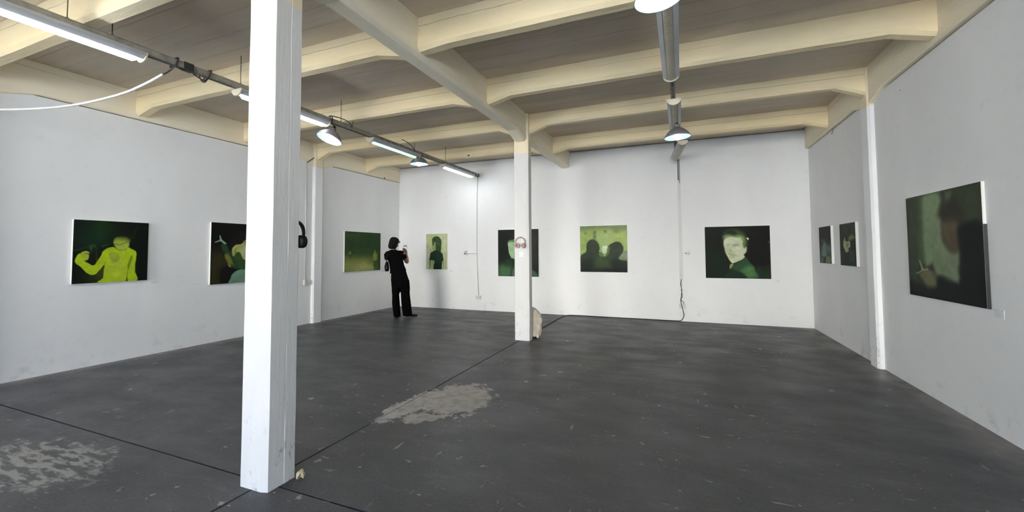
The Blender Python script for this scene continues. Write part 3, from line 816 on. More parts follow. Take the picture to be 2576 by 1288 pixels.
def painting(key, label, seed, side=None, res=240):
    (wall, lo, hi, z0, z1), bgc, layers = ART[key]
    w, h, t = abs(hi - lo), z1 - z0, (0.022 if key == 'P10' else 0.035)
    mid, zc = (lo + hi) / 2, z0
    loc, rz = {'L': ((XL, mid, zc), HF), 'B': ((mid, YB, zc), 0), 'R': ((XR, mid, zc), -HF)}[wall]
    r = thing('painting', loc, label, 'painting', rz, 'unframed green paintings on the gallery walls')
    cv = MB().box((-w / 2, -t + .001, 0), (w / 2, -0.001, h)).build('stretched_canvas', side or m_canvas_edge, r, bevel=0.003)
    img, nx, ny = paint(bgc, layers, w, h, res, seed, .0 if key == 'P1' else .22)
    # the painted face: a shallow sheet of small facets with one colour per vertex
    vs, fs = [], []
    for j in range(ny):
        for i in range(nx):
            u, v = (i / (nx - 1) - .5) * (w - .004), (1 - j / (ny - 1)) * (h - .004) + .002
            vs.append((u, -t - .0012, v))
    for j in range(ny - 1):
        for i in range(nx - 1):
            k = j * nx + i
            fs.append((k, k + nx, k + nx + 1, k + 1))
    b0 = len(vs)
    vs += [(-w / 2 + .002, -t, .002), (w / 2 - .002, -t, .002), (w / 2 - .002, -t, h - .002), (-w / 2 + .002, -t, h - .002)]
    fs.append((b0, b0 + 3, b0 + 2, b0 + 1))
    me = bpy.data.meshes.new('painted_surface')
    me.from_pydata(vs, [], fs)
    at = me.color_attributes.new('paint', 'FLOAT_COLOR', 'POINT')
    c = img.reshape(-1, 3)
    l = np.where(c <= .04045, c / 12.92, ((c + .055) / 1.055) ** 2.4)
    rgba = np.ones((len(vs), 4), np.float32)
    rgba[:len(l), :3] = l
    at.data.foreach_set('color', rgba.ravel())
    me.materials.append(m_art)
    o = bpy.data.objects.new('painted_surface', me)
    COL.objects.link(o)
    o.parent = r
    return r


m_art = bpy.data.materials.new('oil_paint')
m_art.use_nodes = True
_t = NT(m_art)
_a = _t.new('ShaderNodeAttribute', attribute_name='paint')
_b = _t.n['Principled BSDF']
_t.l.new(_a.outputs['Color'], _b.inputs['Base Color'])
_b.inputs['Roughness'].default_value = 0.6
_b.inputs['Specular IOR Level'].default_value = 0.08
_t.l.new(_t.bump(_t.noise(300, (1, 1, 1), 2), 0.15, 0.002), _b.inputs['Normal'])

painting('P1', 'painting of a person in a lime yellow jumper with one raised fist', 1)
painting('P2', 'dark green painting partly hidden behind the large foreground column', 2)
painting('P3', 'green and olive painting of a lone figure on a pale field, beside the corner', 3)
painting('P4', 'small pale green painting of a dark-haired figure in a dark shirt', 4)
painting('P5', 'dark painting of a pale green face half hidden behind the slim far column', 5)
painting('P6', 'square green painting of two dark heads with a bright glow between them', 6)
painting('P7', 'dark painting of a pale laughing face with green collar', 7)
painting('P8', 'small dark painting nearest the back corner on the right wall', 8)
painting('P9', 'small dark painting with a pale yellowish shape, beside the right wall pilaster', 9)
painting('P10', 'large dark painting of a blurred head and pale collar on the near right wall', 10, res=240)
# the near edge of the large right-hand canvas is painted black below
pw = 1.095 / 2
r10 = [o for o in COL.objects if o.get('label', '').startswith('large dark painting')][0]
MB().box((pw - .001, -.0215, .0), (pw + .0012, -.001, .62)).build('black_painted_edge', m_canvas_black, r10)


def caption(wall, s, z, w, n, where):
    loc, rz = {'L': ((XL, s, z), HF), 'B': ((s, YB, z), 0), 'R': ((XR, s, z), -HF)}[wall]
    r = thing('wall_caption', loc, 'tiny grey caption text on the wall ' + where, 'caption', rz, 'captions beside the paintings')
    hh = 0.012 * n + .006
    MB().box((-w / 2 - .006, -.0016, -hh / 2), (w / 2 + .006, 0, hh / 2)).build('card', m_card, r)
    mb = MB()
    rr = random.Random(int(abs(s) * 100))
    for i in range(n):
        zz = hh / 2 - .009 - i * .012
        x = -w / 2
        end = w / 2 * (1 if i % 2 == 0 else .6)
        while x < end - .006:
            l = min(rr.uniform(.008, .022), end - x)
            mb.box((x, -.0024, zz - .0028), (x + l, -.0014, zz + .0028))
            x += l + .004
    mb.build('text_lines', m_vinyl, r)


caption('L', 3.336, .949, .10, 3, 'right of the lime yellow jumper painting')
caption('L', 3.859, .893, .09, 1, 'left of the painting behind the foreground column')
caption('L', 7.898, .891, .07, 3, 'right of the lone figure painting')
caption('B', -5.038, .883, .07, 3, 'right of the small pale green painting')
caption('B', -2.741, .767, .07, 2, 'right of the half hidden face painting')
caption('B', -.879, .880, .07, 2, 'right of the two dark heads painting')
caption('B', 1.561, .791, .08, 3, 'right of the laughing face painting')
caption('R', 7.297, 1.09, .06, 3, 'between the two small dark paintings')
caption('R', 6.37, 1.087, .075, 5, 'beside the right wall pilaster')
caption('R', 4.025, .871, .09, 5, 'right of the large dark near painting')

# ------------------------------------------------------------------ light lines
TX, TZ = -4.31, 3.09


def channel(x, y0, y1, z, label, rods, w=.05, hgt=.06):
    r = thing('cable_channel', (x, y0, z), label, 'cable channel')
    L = y1 - y0
    mb = MB()
    t = .003
    mb.box((-w / 2, 0, hgt - t), (w / 2, L, hgt))
    mb.box((-w / 2, 0, 0), (-w / 2 + t, L, hgt)).box((w / 2 - t, 0, 0), (w / 2, L, hgt))
    mb.box((-w / 2, 0, -.001), (-w / 2 + .013, L, t)).box((w / 2 - .013, 0, -.001), (w / 2, L, t))
    mb.build('channel', m_tray, r)
    comb = [(.0, .021), (.0, .017)]         # rungs across the open underside: one toothed strip
    y = .05
    while y < L - .08:
        comb += [(y, .017), (y, .006), (y + .016, .006), (y + .016, .017)]
        y += .045
    comb += [(L - .03, .017), (L - .03, .021)]
    MB().prism(comb, lambda p: (-w / 2 + t, p[0], p[1]), lambda p: (w / 2 - t, p[0], p[1])).build('rungs', m_steel, r)
    MB().box((-w / 2 - .004, L - .03, -.004), (w / 2 + .004, L, hgt + .004)).build('end_bracket', m_dark, r)
    for yy in rods:
        MB().tube([(0, yy - y0, hgt - .004), (0, yy - y0, ZS - z + .002)], .0042, 6).tube([(0, yy - y0, hgt), (0, yy - y0, hgt + .012)], .010, 6).build('hanger_rod', m_rod, r)
    return r


channel(TX, YF + .3, YB - .001, 3.068, 'long dark steel lighting channel hung over the left bay', (1.574, 1.845, 2.92, 4.326, 4.545, 6.031, 7.068))
channel(-.048, YF + .3, YB - .001, 3.068, 'long dark steel lighting channel hung over the right bay', (1.5, 2.95, 5.02, 6.85))


def light_fitting(x, y0, L, label, lit, z=3.0635, yaw=0.0, n=46):
    """batten with a half-round reflector, end caps, lamp tube or louvre"""
    r = thing('fluorescent_light', (x, y0, z), label, 'light fitting', yaw, 'fluorescent light fittings on the ceiling channels')
    w = .075
    # side wings
    wing = [(-w, 0), (w, 0), (w, -.022), (.040, -.050), (.034, -.050), (.034, -.010), (-.034, -.010), (-.034, -.050), (-.040, -.050), (-w, -.022)]
    MB().prism(wing, lambda p: (p[0], .012, p[1]), lambda p: (p[0], L - .012, p[1])).build('housing', m_housing, r)
    for k, y in enumerate((0, L - .014)):
        prof = [(w + .002, .002)] + [((w + .002) * math.cos(a), -.004 - .066 * math.sin(a)) for a in np.linspace(0.15, math.pi - .15, 14)] + [(-w - .002, .002)]
        c = MB().prism(prof, lambda p: (p[0], y, p[1]), lambda p: (p[0], y + .014, p[1])).build('end_cap', m_cap, r, bevel=.002)
        for sx in (-.05, 0, .05):
            yy = y if k == 0 else y + .014
            MB().tube([(sx, yy - .002, -.014 if sx else -.03), (sx, yy + .002, -.014 if sx else -.03)], .0055, 10).build('screw', m_whitepl, c)
    if lit:
        tb = MB().tube([(0, .05, -.052), (0, .075, -.052), (0, L - .075, -.052), (0, L - .05, -.052)], [.014, .031, .031, .014], 18)
        tb.build('tube', lit, r, smooth=True)
        for y in (.032, L - .056):
            MB().box((-.016, y, -.058), (.016, y + .024, -.01)).build('lamp_holder', m_whitepl, r)
    else:
        rs = []
        for i in range(n):                  # stepped blades, one continuous strip
            for q, dz in ((0.0, 0.0), (1 - .36 * n / 46, -.004), (1 - .34 * n / 46, .024), (1 - .02 * n / 46, .024)):
                y = .02 + (L - .04) * (i + q) / n
                rs.append([(.034 * math.cos(a), y, -.040 - .022 * math.sin(a) + dz) for a in np.linspace(0, math.pi, 9)] + [(-.034, y, -.02), (.034, y, -.02)])
        MB().rings(rs).build('louvre', m_louvre, r)
        MB().box((-.030, .02, -.05), (.030, L - .02, -.012)).build('lamp_tray', m_greypl, r)
    return r


light_fitting(TX, .80, 1.26, 'bright lit fluorescent fitting at top left, nearest of the left line', m_tube)
light_fitting(TX, 2.875, 1.205, 'lit fluorescent fitting passing behind the foreground column', m_tube)
light_fitting(TX, 4.90, 1.215, 'greenish lit fluorescent fitting between the two left pendant lamps', m_tubeoff)
light_fitting(TX, 6.95, 1.24, 'lit fluorescent fitting of the left line closest to the back wall', m_tube)
light_fitting(-.055, 2.76, 1.55, 'unlit louvred fitting nearest in the right line, behind the close pendant lamp', None, n=44)
light_fitting(-.040, 5.00, 1.22, 'unlit cream fitting in the right line with its end cap showing', None, n=10)
light_fitting(.060, 6.95, 1.20, 'unlit skewed fitting at the wall end of the right line', None, 3.06, .11, 6)


def pendant(x, y, z, label, tilt=(0, 0), cordtop=3.066, scale=1.0):
    """bell lamp; z is the rim height"""
    r = thing('pendant_lamp', (x, y, z), label, 'pendant lamp', 0, 'bell pendant lamps')
    R = Matrix.Rotation(tilt[0], 4, 'X') @ Matrix.Rotation(tilt[1], 4, 'Y')
    rim = .162 * scale
    prof = [(rim, 0), (rim * 1.012, .004), (rim * .93, .030), (rim * .80, .062), (rim * .60, .094), (rim * .40, .118), (rim * .26, .130), (.038, .142), (.034, .165), (.020, .172)]
    MB().lathe(prof, 40, R).build('shade', m_shade, r, smooth=True)
    inn = [(rim * .985, .001), (rim * .91, .028), (rim * .78, .058), (rim * .58, .089), (rim * .38, .112), (.030, .118), (.001, .118)]
    MB().lathe(inn, 40, R).build('shade_lining', m_shade_in, r, smooth=True)
    MB().lathe([(.001, -.034), (.022, -.031), (.040, -.016), (.048, .008), (.043, .036), (.028, .066), (.020, .09), (.018, .118)], 24, R).build('bulb', m_bulb, r, smooth=True)
    top = R @ Vector((0, 0, .172))
    MB().lathe([(.016, .165), (.018, .19), (.012, .205), (.004, .21)], 16, R, True).build('socket', m_blackpl, r, smooth=True)
    dz = cordtop - z
    e = R @ Vector((0, 0, .205))
    MB().tube([e, (e.x * .6, e.y * .6, (e.z + dz) / 2), (0, 0, dz)], .005, 8, 5).build('cord', m_blackcord, r)
    return r


pendant(TX, 4.125, 2.842, 'grey tilted pendant lamp hanging just right of the foreground column', (-.34, .13))
pendant(TX, 6.17, 2.905, 'grey pendant lamp with glowing bulb near the left end of the back wall', (.0, .0))
pendant(-.089, 2.57, 2.841, 'close pendant lamp cut off by the top edge of the photo', (.0, -.10), 3.066, .9)
pendant(-.012, 5.78, 2.815, 'grey pendant lamp hanging in the middle of the right light line', (.0, -.05), 2.998)

# cords tied round the left channel
def cord(pts, r, label, name='cord', mat=None, smooth=6):
    c = Vector(pts[0])
    mb = MB().tube([Vector(p) - c for p in pts], r, 8, smooth)
    o = mb.build(name, mat or m_blackcord, smooth=True)
    o.location = c
    return tag(o, label, 'cable')


def wrap(y, dz0=3.055, dz1=3.140, x=TX, w=.034, lean=.03):
    return [(x + w, y, dz0), (x + w, y + lean, dz1), (x - w, y + lean, dz1), (x - w, y, dz0), (x + w, y, dz0)]


cord([(-4.31, 2.212, 2.950), (-4.30, 2.255, 3.00), (-4.276, 2.285, 3.055)] + wrap(2.285) + [(-4.27, 2.32, 3.045), (-4.274, 2.37, 3.05)], .0065, 'black cord tying the white cable up to the channel', smooth=4)
tape = MB().box((-.034, 0, -.006), (.034, .085, .068)).build('black_tape', m_blackcord, bevel=.004)
tape.location = (TX, 2.365, 3.068)
tag(tape, 'band of black tape wrapped round the left channel', 'tape')
cord([(-4.27, 2.45, 3.10), (-4.27, 2.49, 3.04), (-4.275, 2.52, 3.00), (-4.275, 2.55, 3.01), (-4.27, 2.565, 3.05)] + wrap(2.575) + [(-4.275, 2.55, 3.02), (-4.272, 2.50, 3.02), (-4.27, 2.43, 3.045)], .006, 'black cord looped round the left channel past the tape', smooth=4)
cord(wrap(4.14, 3.05, 3.15, w=.032, lean=.0)[:4] + [(-4.345, 4.14, 3.06), (-4.31, 4.14, 3.15), (-4.28, 4.21, 3.165), (-4.275, 4.36, 3.17), (-4.275, 4.47, 3.145), (-4.276, 4.50, 3.10)], .006, 'black lamp flex looped over the channel above the tilted pendant', smooth=4)
cord([(-4.275, 6.0, 3.10), (-4.28, 5.93, 3.16), (-4.29, 5.78, 3.21), (-4.30, 5.66, 3.225)], .006, 'loose black flex end curling up from the left channel')
cord([(-4.308, 2.210, 2.952), (-4.519, 2.166, 2.871), (-4.779, 2.112, 2.802), (-5.230, 2.018, 2.746), (-5.704, 1.920, 2.737), (-6.2, 1.816, 2.761), (-6.515, 1.752, 2.786)], .0115, 'thick white cable sagging from the left channel to the left wall', 'white_cable', m_whitepl)

# ------------------------------------------------------------------ fittings on the walls
def conduit(name, pts, r, label, mat=None, cat='conduit'):
    return cord(pts, r, label, name, mat or m_conduit, 0)


o = conduit('conduit', [(-4.318, YB - .012, 3.07), (-4.338, YB - .012, 2.6), (-4.345, YB - .012, 1.4), (-4.332, YB - .012, .9), (-4.302, YB - .012, .345)], .0085, 'thin vertical white conduit down the back wall from the left channel')
o['category'] = 'conduit'
o = conduit('conduit', [(-4.345, YB - .010, 1.290), (-4.60, YB - .010, 1.296)], .007, 'short horizontal conduit from the switch to the tall thin conduit')
o['category'] = 'conduit'
r = thing('light_switch', (-4.636, YB, 1.262), 'white wall switch box left of the thin conduit', 'switch')
MB().box((-.030, -.045, 0), (.034, 0, .096)).build('box', m_whitepl, r, bevel=.006)
MB().box((-.022, -.049, .018), (.016, -.044, .040)).build('black_rocker', m_blackpl, r, bevel=.002)
MB().box((-.022, -.047, .046), (.016, -.044, .084)).build('cover_plate', m_conduit, r, bevel=.002)


def outlet(x, z, label, wd=.118):
    r = thing('wall_outlet', (x, YB, z), label, 'power outlet', 0, 'power outlets on the back wall')
    MB().box((-wd / 2, -.040, 0), (wd / 2, 0, .085)).build('box', m_whitepl, r, bevel=.006)
    for sx in (-.026, .026):
        MB().tube([(sx, -.0395, .043), (sx, -.0425, .043)], .017, 20).build('socket', m_conduit, r)
        for dx in (-.006, .006):
            MB().box((sx + dx - .0016, -.0435, .038), (sx + dx + .0016, -.042, .048)).build('pin_slot', m_greypl, r)
    return r


outlet(-4.305, .252, 'double power outlet below the thin conduit')
outlet(.002, .242, 'double power outlet behind the black cable near the floor', .125)

dx = -.010
r = thing('cable_duct', (dx, YB, .66), 'white cable duct running up the back wall from the black cable', 'cable duct')
MB().box((-.026, -.022, .53), (.026, 0, 2.0)).build('cover', m_duct, r, bevel=.003)
MB().box((-.028, -.024, .24), (.028, 0, .525)).build('lower_cover', m_duct, r, bevel=.003)
MB().box((-.028, -.024, .105), (.028, 0, .235)).build('lower_cover', m_duct, r, bevel=.003)
MB().box((-.026, -.012, .0), (.018, 0, .10)).build('backplate', m_conduit, r, bevel=.003)
MB().box((-.024, -.010, 2.0), (.024, 0, 2.43)).build('backplate', m_conduit, r)
MB().tube([(-.012, -.018, 2.02), (-.014, -.018, 2.2), (-.010, -.018, 2.425)], .008, 8, 3).build('cable', m_blackcord, r)
MB().tube([(.010, -.018, 1.96), (.012, -.018, 2.2), (.012, -.018, 2.425)], .008, 8, 3).build('cable', m_greypl, r)
o = conduit('conduit', [(.020, YB - .008, 1.279), (.100, YB - .008, 1.281)], .0055, 'short conduit from the duct to the round wall socket')
o['category'] = 'conduit'
r = thing('round_socket', (.128, YB, 1.243), 'small white round-faced socket box right of the cable duct', 'socket')
MB().box((-.036, -.03, 0), (.036, 0, .078)).build('box', m_whitepl, r, bevel=.012)
MB().tube([(0, -.029, .040), (0, -.036, .040)], .022, 20).build('face', m_conduit, r)
MB().tube([(0, -.035, .040), (0, -.038, .040)], .008, 14).build('centre', m_greypl, r)
MB().box((-.052, -.022, .024), (-.036, -.004, .058)).build('gland', m_greypl, r)

yb = YB - .03
cord([(-.004, YB - .018, .80), (-.020, yb, .70), (-.004, yb, .60), (-.014, yb, .47), (-.024, yb - .02, .40), (-.010, yb - .035, .30), (.016, yb - .035, .18), (.020, yb - .02, .10), (-.03, yb - .02, .02), (-.16, yb - .01, .009), (-.6, yb, .008), (-1.3, yb - .005, .008), (-2.0, yb + .005, .008), (-2.20, yb - .05, .008), (-2.262, yb - .30, .008), (-2.265, 7.4, .008), (-2.262, 6.9, .008), (-2.20, 6.40, .008)], .0062, 'black power cable from the duct along the foot of the back wall', smooth=6)
cord([(-.014, YB - .012, .60), (.004, YB - .014, .47), (-.022, YB - .012, .41), (.024, yb, .36), (.022, yb - .015, .325)], .0045, 'thin black lead plugged in above the right hand outlet')

# left wall: conduit, socket box, bent rod
o = conduit('conduit', [(XL + .012, 5.698, 3.04), (XL + .012, 5.704, 2.0), (XL + .012, 5.708, .83)], .011, 'white vertical conduit on the left wall beside the pilaster')
o['category'] = 'conduit'
r = thing('junction_box', (XL, 5.712, .725), 'small white box at the foot of the left wall conduit', 'junction box', HF)
MB().box((-.045, -.045, 0), (.050, 0, .105)).build('box', m_whitepl, r, bevel=.008)
MB().tube([(.0, -.044, .05), (.0, -.049, .05)], .026, 18).build('face', m_conduit, r)
cord([(XL + .02, 5.70, 3.035), (XL + .03, 5.84, 3.145), (XL + .035, 5.89, 3.20), (XL + .04, 5.985, 3.305)], .008, 'bent black rod where the left wall pilaster meets the beam', smooth=3)
r = thing('wall_hook', (XR, 7.225, 3.035), 'tiny metal hook under the right wall girder', 'hook', -HF)
MB().tube([(0, 0, .03), (0, -.012, .03), (0, -.014, .0), (0, -.018, -.02), (0, -.028, -.025)], .005, 8, 3).build('hook', m_steel, r)
for (yy, zz, w_) in ((5.259, 2.929, .02),):
    o = MB().box((-.012, -.003, -.002), (.012, 0, .002)).build('nail', m_rod)
    o.location = (XR, yy, zz)
    o.rotation_euler = (0, 0, -HF)
    tag(o, 'tiny dark nail high on the near right wall', 'nail')
o = MB().tube([(0, 0, 0), (0, -.018, 0)], .013, 10).build('black_plug', m_blackpl)
o.location = (XL + .018, 7.90, 3.10)
o.rotation_euler = (0, 0, HF)
tag(o, 'small black plug below the left wall girder near the corner', 'plug')
for x, z, lb in ((-4.95, 3.262, 'small black hole box on the left half of the beam nearest the back wall'), (-3.90, 3.262, 'small black hole box further right on the beam nearest the back wall')):
    o = MB().box((-.022, -.012, -.011), (.022, 0, .011)).build('black_anchor', m_blackpl, bevel=.003)
    o.location = (x, 7.272, z)
    tag(o, lb, 'anchor')

# ------------------------------------------------------------------ headphones and sticker
def headphones(loc, rz, label, mat, pad, inner, s=1.0, turn=(.2, -.55)):
    r = thing('headphones', loc, label, 'headphones', rz, 'headphones hung on the columns')
    R_ = .073 * s
    arc = [(R_ * math.cos(a) * 1.0, -.030, -.073 * s + R_ * 1.02 * math.sin(a)) for a in np.linspace(math.radians(-18), math.radians(198), 26)]
    rs = []
    for i, p in enumerate(arc):
        a = math.radians(-18) + math.radians(216) * i / 25
        n = Vector((math.cos(a), 0, math.sin(a)))
        wd = .012 + .006 * max(0, math.sin(a))
        th = .0055
        rs.append([Vector(p) + n * th * math.cos(q) + Vector((0, 1, 0)) * wd * math.sin(q) for q in np.linspace(0, 2 * math.pi, 13)[:-1]])
    MB().rings(rs).build('headband', mat, r, smooth=True)
    for sx, tn in ((-1, turn[0]), (1, turn[1])):
        T = Matrix.Translation((sx * .049 * s, -.034, -.118 * s)) @ Matrix.Rotation(tn, 4, 'Z') @ Matrix.Rotation(math.pi / 2, 4, 'X')
        k = s
        c = MB().lathe([(.001, -.024), (.024 * k, -.023), (.034 * k, -.016), (.037 * k, -.004), (.036 * k, .008)], 32, T).build('ear_cup', mat, r, smooth=True)
        MB().lathe([(.036 * k, .006), (.037 * k, .014), (.033 * k, .022), (.025 * k, .023), (.019 * k, .017), (.018 * k, .010)], 32, T).build('cushion', pad, c, smooth=True)
        MB().lathe([(.020 * k, .010), (.001, .009)], 32, T).build('inner_mesh', inner, c)
        MB().tube([(sx * .070 * s, -.030, -.088 * s), (sx * .066 * s, -.026, -.104 * s), (sx * .060 * s, -.022, -.118 * s)], [.007, .008, .006], 8, 3).build('yoke', mat, r, smooth=True)
    return r


def hook(loc, rz, label):
    r = thing('hook', loc, label, 'hook', rz)
    MB().tube([(0, 0, .010), (0, -.004, .010)], .011, 14).build('base_plate', m_whitepl, r)
    MB().tube([(0, -.002, .006), (0, -.026, .0), (0, -.042, -.006), (0, -.050, .002), (0, -.050, .014)], .0042, 8, 4).build('prong', m_whitepl, r)


hx = -2.243
hook((hx, 5.845, 1.535), 0, 'small white hook holding the pink headphones on the far column')
headphones((hx, 5.845, 1.548), 0, 'dusty pink headphones hung on the front of the far column', m_pink, m_pinkpad, m_pinkin, 1.06)
hook((-2.242, 1.842, 1.515), math.pi, 'small white hook on the rear of the foreground column')
headphones((-2.234, 1.842, 1.530), math.pi, 'black headphones peeking out from behind the foreground column', m_blackpl, m_blackpad, m_blackpad, 1.10, (-.2, .3))
r = thing('sticker', (-2.240, 5.845, 1.25), 'bright white label stuck under the pink headphones', 'sticker')
MB().box((-.040, -.0015, .0), (.040, 0, .085)).build('backing', m_stickerback, r)
mb = MB()
for i, (x0, x1) in enumerate(((-.032, .036), (-.034, .034), (-.034, .034))):
    z = .068 - i * .026
    mb.prism([(x0, z - .013), (x0 + .03, z - .008), (x1, z - .010), (x1 + .003, z + .006), (x0 + .035, z + .009), (x0 + .004, z + .006)], lambda p: (p[0], -.0012, p[1]), lambda p: (p[0], -.004, p[1]))
mb.build('lettering', m_sticker, r)

# ------------------------------------------------------------------ cloth bag behind the far column
r = thing('cloth_bag', (-2.150, 6.13, 0), 'crumpled beige cloth bag leaning behind the slim far column', 'bag')
rs = []
for i in range(40):
    t = i / 39
    z = .030 + t * .42
    wx = .105 + .018 * math.sin(2.4 * t + .5) - .07 * max(0, t - .8) / .2 * .9
    wy = .10 - .05 * t
    ring = []
    for j in range(48):
        a = 2 * math.pi * j / 48
        x, y = math.cos(a), math.sin(a)
        f = 1 + .10 * noise.noise((x * 1.6, y * 1.6, z * 9)) + .085 * math.sin(40 * z + 3 * x + 2 * y) * math.exp(-((t - .45) / .3) ** 2) + .10 * noise.noise((x * 4, y * 4, z * 7 + 4))
        ring.append((wx * x * f + .01 * math.sin(5 * t), wy * y * f + .04 * t, z - .05 * max(0, t - .75) * (x + .3) * 1.5))
    rs.append(ring)
MB().rings(rs).build('cloth', m_cloth, r, smooth=True)
MB().rings([[(.088 * math.cos(a), .085 * math.sin(a), z) for a in np.linspace(0, 2 * math.pi, 25)[:-1]] for z in (0, .01, .05)]).build('dark_base', m_leather, r)
MB().ell((.085, -.055, .030), .022, .018, .028).build('light_hem', m_cloth, r, smooth=True)

# ------------------------------------------------------------------ crumpled paper by the foreground column
mb = MB()
rs = []
for i in range(15):
    a = -2.3 + 4.6 * i / 14
    ring = []
    for j in range(14):
        b = math.pi * j / 13
        k = .033 * (1 + .25 * noise.noise((math.cos(a) * 2, math.sin(a) * 2, b * 2)))
        ring.append((k * .9 * math.sin(b) * math.sin(a), k * -math.cos(b) * .8, .036 + k * 1.15 * math.sin(b) * math.cos(a)))
    rs.append(ring)
vs = [p for q in rs for p in q]
fs = [(i * 14 + j, i * 14 + j + 1, (i + 1) * 14 + j + 1, (i + 1) * 14 + j) for i in range(14) for j in range(13)]
RX = Matrix.Rotation(-.95, 3, 'X')
vs = [RX @ (Vector(p) * .78) for p in vs]
o = MB().add(vs, fs).build('crumpled_paper', m_shell, smooth=True)
sd_ = o.modifiers.new('thickness', 'SOLIDIFY')
sd_.thickness = .004
o.location = (-2.085, 1.815, .004)
zmin = min(v.co.z for v in o.data.vertices)
o.location.z = -zmin + .0025
o.rotation_euler = (0, 0, .75)
tag(o, 'small cream crumpled scrap on the floor beside the foreground column', 'litter')
# ------------------------------------------------------------------ the visitor taking a photograph
PR = thing('person', (-5.39, 6.98, 0), 'person in black T-shirt and wide trousers photographing with a phone near the corner', 'person', math.radians(37.7))


def oval(cx, cy, z, rx, ry, yaw=0.0, n=28, tilt=0.0):
    ca, sa = math.cos(yaw), math.sin(yaw)
    out = []
    for j in range(n):
        a = 2 * math.pi * j / n
        x, y = rx * math.cos(a), ry * math.sin(a)
        out.append((cx + x * ca - y * sa, cy + x * sa + y * ca, z + tilt * (x * ca - y * sa)))
    return out


YAW = -.42                                     # trunk turned to the right
# joints
SH_L, SH_R = Vector((-.205, .055, 1.318)), Vector((.080, -.045, 1.318))
EL_L, EL_R = Vector((-.115, .235, 1.120)), Vector((.186, .135, 1.132))
WR_L, WR_R = Vector((.085, .370, 1.280)), Vector((.176, .320, 1.285))
body = MB()
# trunk
body.rings([oval(.035, .0, .78, .13, .09, YAW), oval(.025, .0, .88, .145, .10, YAW), oval(.005, .0, .99, .12, .085, YAW), oval(-.03, .0, 1.12, .135, .09, YAW), oval(-.055, .005, 1.24, .150, .095, YAW), oval(-.068, .005, 1.32, .145, .07, YAW), oval(-.080, .008, 1.36, .07, .05, YAW)])
body.tube([(-.078, .008, 1.33), (-.084, .020, 1.39), (-.082, .035, 1.44)], [.058, .050, .049], 18)
# head: skull, jaw, nose, ears
hd = Matrix.Translation((-.070, .045, 1.535)) @ Matrix.Rotation(-.75, 4, 'Z')
def H(x, y, z):
    return hd @ Vector((x, y, z))
q3 = hd.to_3x3()
body.ell(H(0, -.012, .020), .072, .090, .095, 20, 14, q3)
body.ell(H(0, .030, -.045), .056, .058, .068, 18, 12, q3)
body.tube([H(0, .084, .022), H(0, .100, -.008), H(0, .108, -.026), H(0, .092, -.034)], [.007, .010, .013, .008], 10, 3)
for s in (-1, 1):
    body.ell(H(s * .074, .0, -.008), .010, .020, .031, 12, 8, q3)
    body.ell(H(s * .026, .078, -.078), .020, .012, .008, 10, 6, q3)
# arms
for sh, el, wr in ((SH_L, EL_L, WR_L), (SH_R, EL_R, WR_R)):
    body.tube([sh, sh.lerp(el, .5), el, el.lerp(wr, .25), el.lerp(wr, .7), wr], [.050, .046, .041, .044, .036, .027], 16)
    body.ell(el, .039, .039, .039, 14, 10)
# legs inside the trousers
for hp, kn, an in (((-.035, .0, .80), (-.040, .02, .42), (-.005, .0, .08)), ((.100, -.01, .80), (.165, .0, .42), (.215, -.01, .08))):
    body.tube([hp, Vector(hp).lerp(Vector(kn), .5), kn, Vector(kn).lerp(Vector(an), .4), an], [.085, .072, .052, .050, .036], 16)
# hands: palm, four bent fingers of different lengths, thumb
PH = Vector((.152, .392, 1.404))              # middle of the phone
def hand(wr, palm_c, palm_dir, across, tips, thumb):
    d, ac = palm_dir.normalized(), across.normalized()
    nrm = d.cross(ac).normalized()
    m3 = Matrix((ac, d, nrm)).transposed()
    body.tube([wr, wr.lerp(palm_c, .5), palm_c], [.024, .026, .026], 12)
    body.ell(palm_c, .037, .044, .016, 16, 10, m3)
    for i, (L, curl) in enumerate(tips):
        b0 = palm_c + d * .034 + ac * (.027 - .018 * i)
        p1 = b0 + d * L * .45 + nrm * curl * .3
        p2 = b0 + d * L * .75 + nrm * curl * .8
        p3 = b0 + d * L * .92 + nrm * curl * 1.3
        body.tube([b0 - d * .02, b0, p1, p2, p3], [.009, .009, .0085, .0078, .006], 8, 3)
    t0, t1, t2 = thumb
    body.tube([palm_c - d * .018 + ac * .02, t0, t1, t2], [.013, .012, .010, .0075], 8, 3)


hand(WR_R, Vector((.176, .374, 1.325)), Vector((-.12, .10, 1)), Vector((-.5, .85, 0)), [(.044, .016), (.050, .018), (.048, .018), (.040, .018)],
     (Vector((.160, .360, 1.352)), Vector((.158, .366, 1.374)), Vector((.156, .377, 1.390))))
hand(WR_L, Vector((.118, .392, 1.327)), Vector((.15, .05, 1)), Vector((.6, -.75, 0)), [(.060, -.014), (.068, -.016), (.064, -.016), (.050, -.016)],
     (Vector((.130, .380, 1.350)), Vector((.136, .376, 1.366)), Vector((.141, .377, 1.380))))
bo = bake(body.build('body', m_skin, PR), .0055, 2)

# T-shirt
ts = MB()
ts.rings([oval(.010, .0, .930, .166, .120, YAW + .42, tilt=.19), oval(.004, .0, .98, .155, .118, YAW + .3, tilt=.12), oval(-.020, .0, 1.08, .148, .118, YAW + .2), oval(-.042, .0, 1.18, .152, .118, YAW + .15), oval(-.064, .002, 1.27, .168, .110, YAW + .2), oval(-.072, .004, 1.325, .158, .088, YAW + .2), oval(-.078, .006, 1.357, .112, .072, YAW + .2), oval(-.080, .010, 1.385, .060, .056, YAW)])
for sh, el, s in ((SH_L, EL_L, -1), (SH_R, EL_R, 1)):
    a = sh + Vector((-.012 * s, 0, -.004))
    e = sh.lerp(el, .54)
    ts.tube([a + Vector((-s * .05, 0, .012)), a, sh.lerp(el, .35), e], [.052, .058, .056, .056], 18)
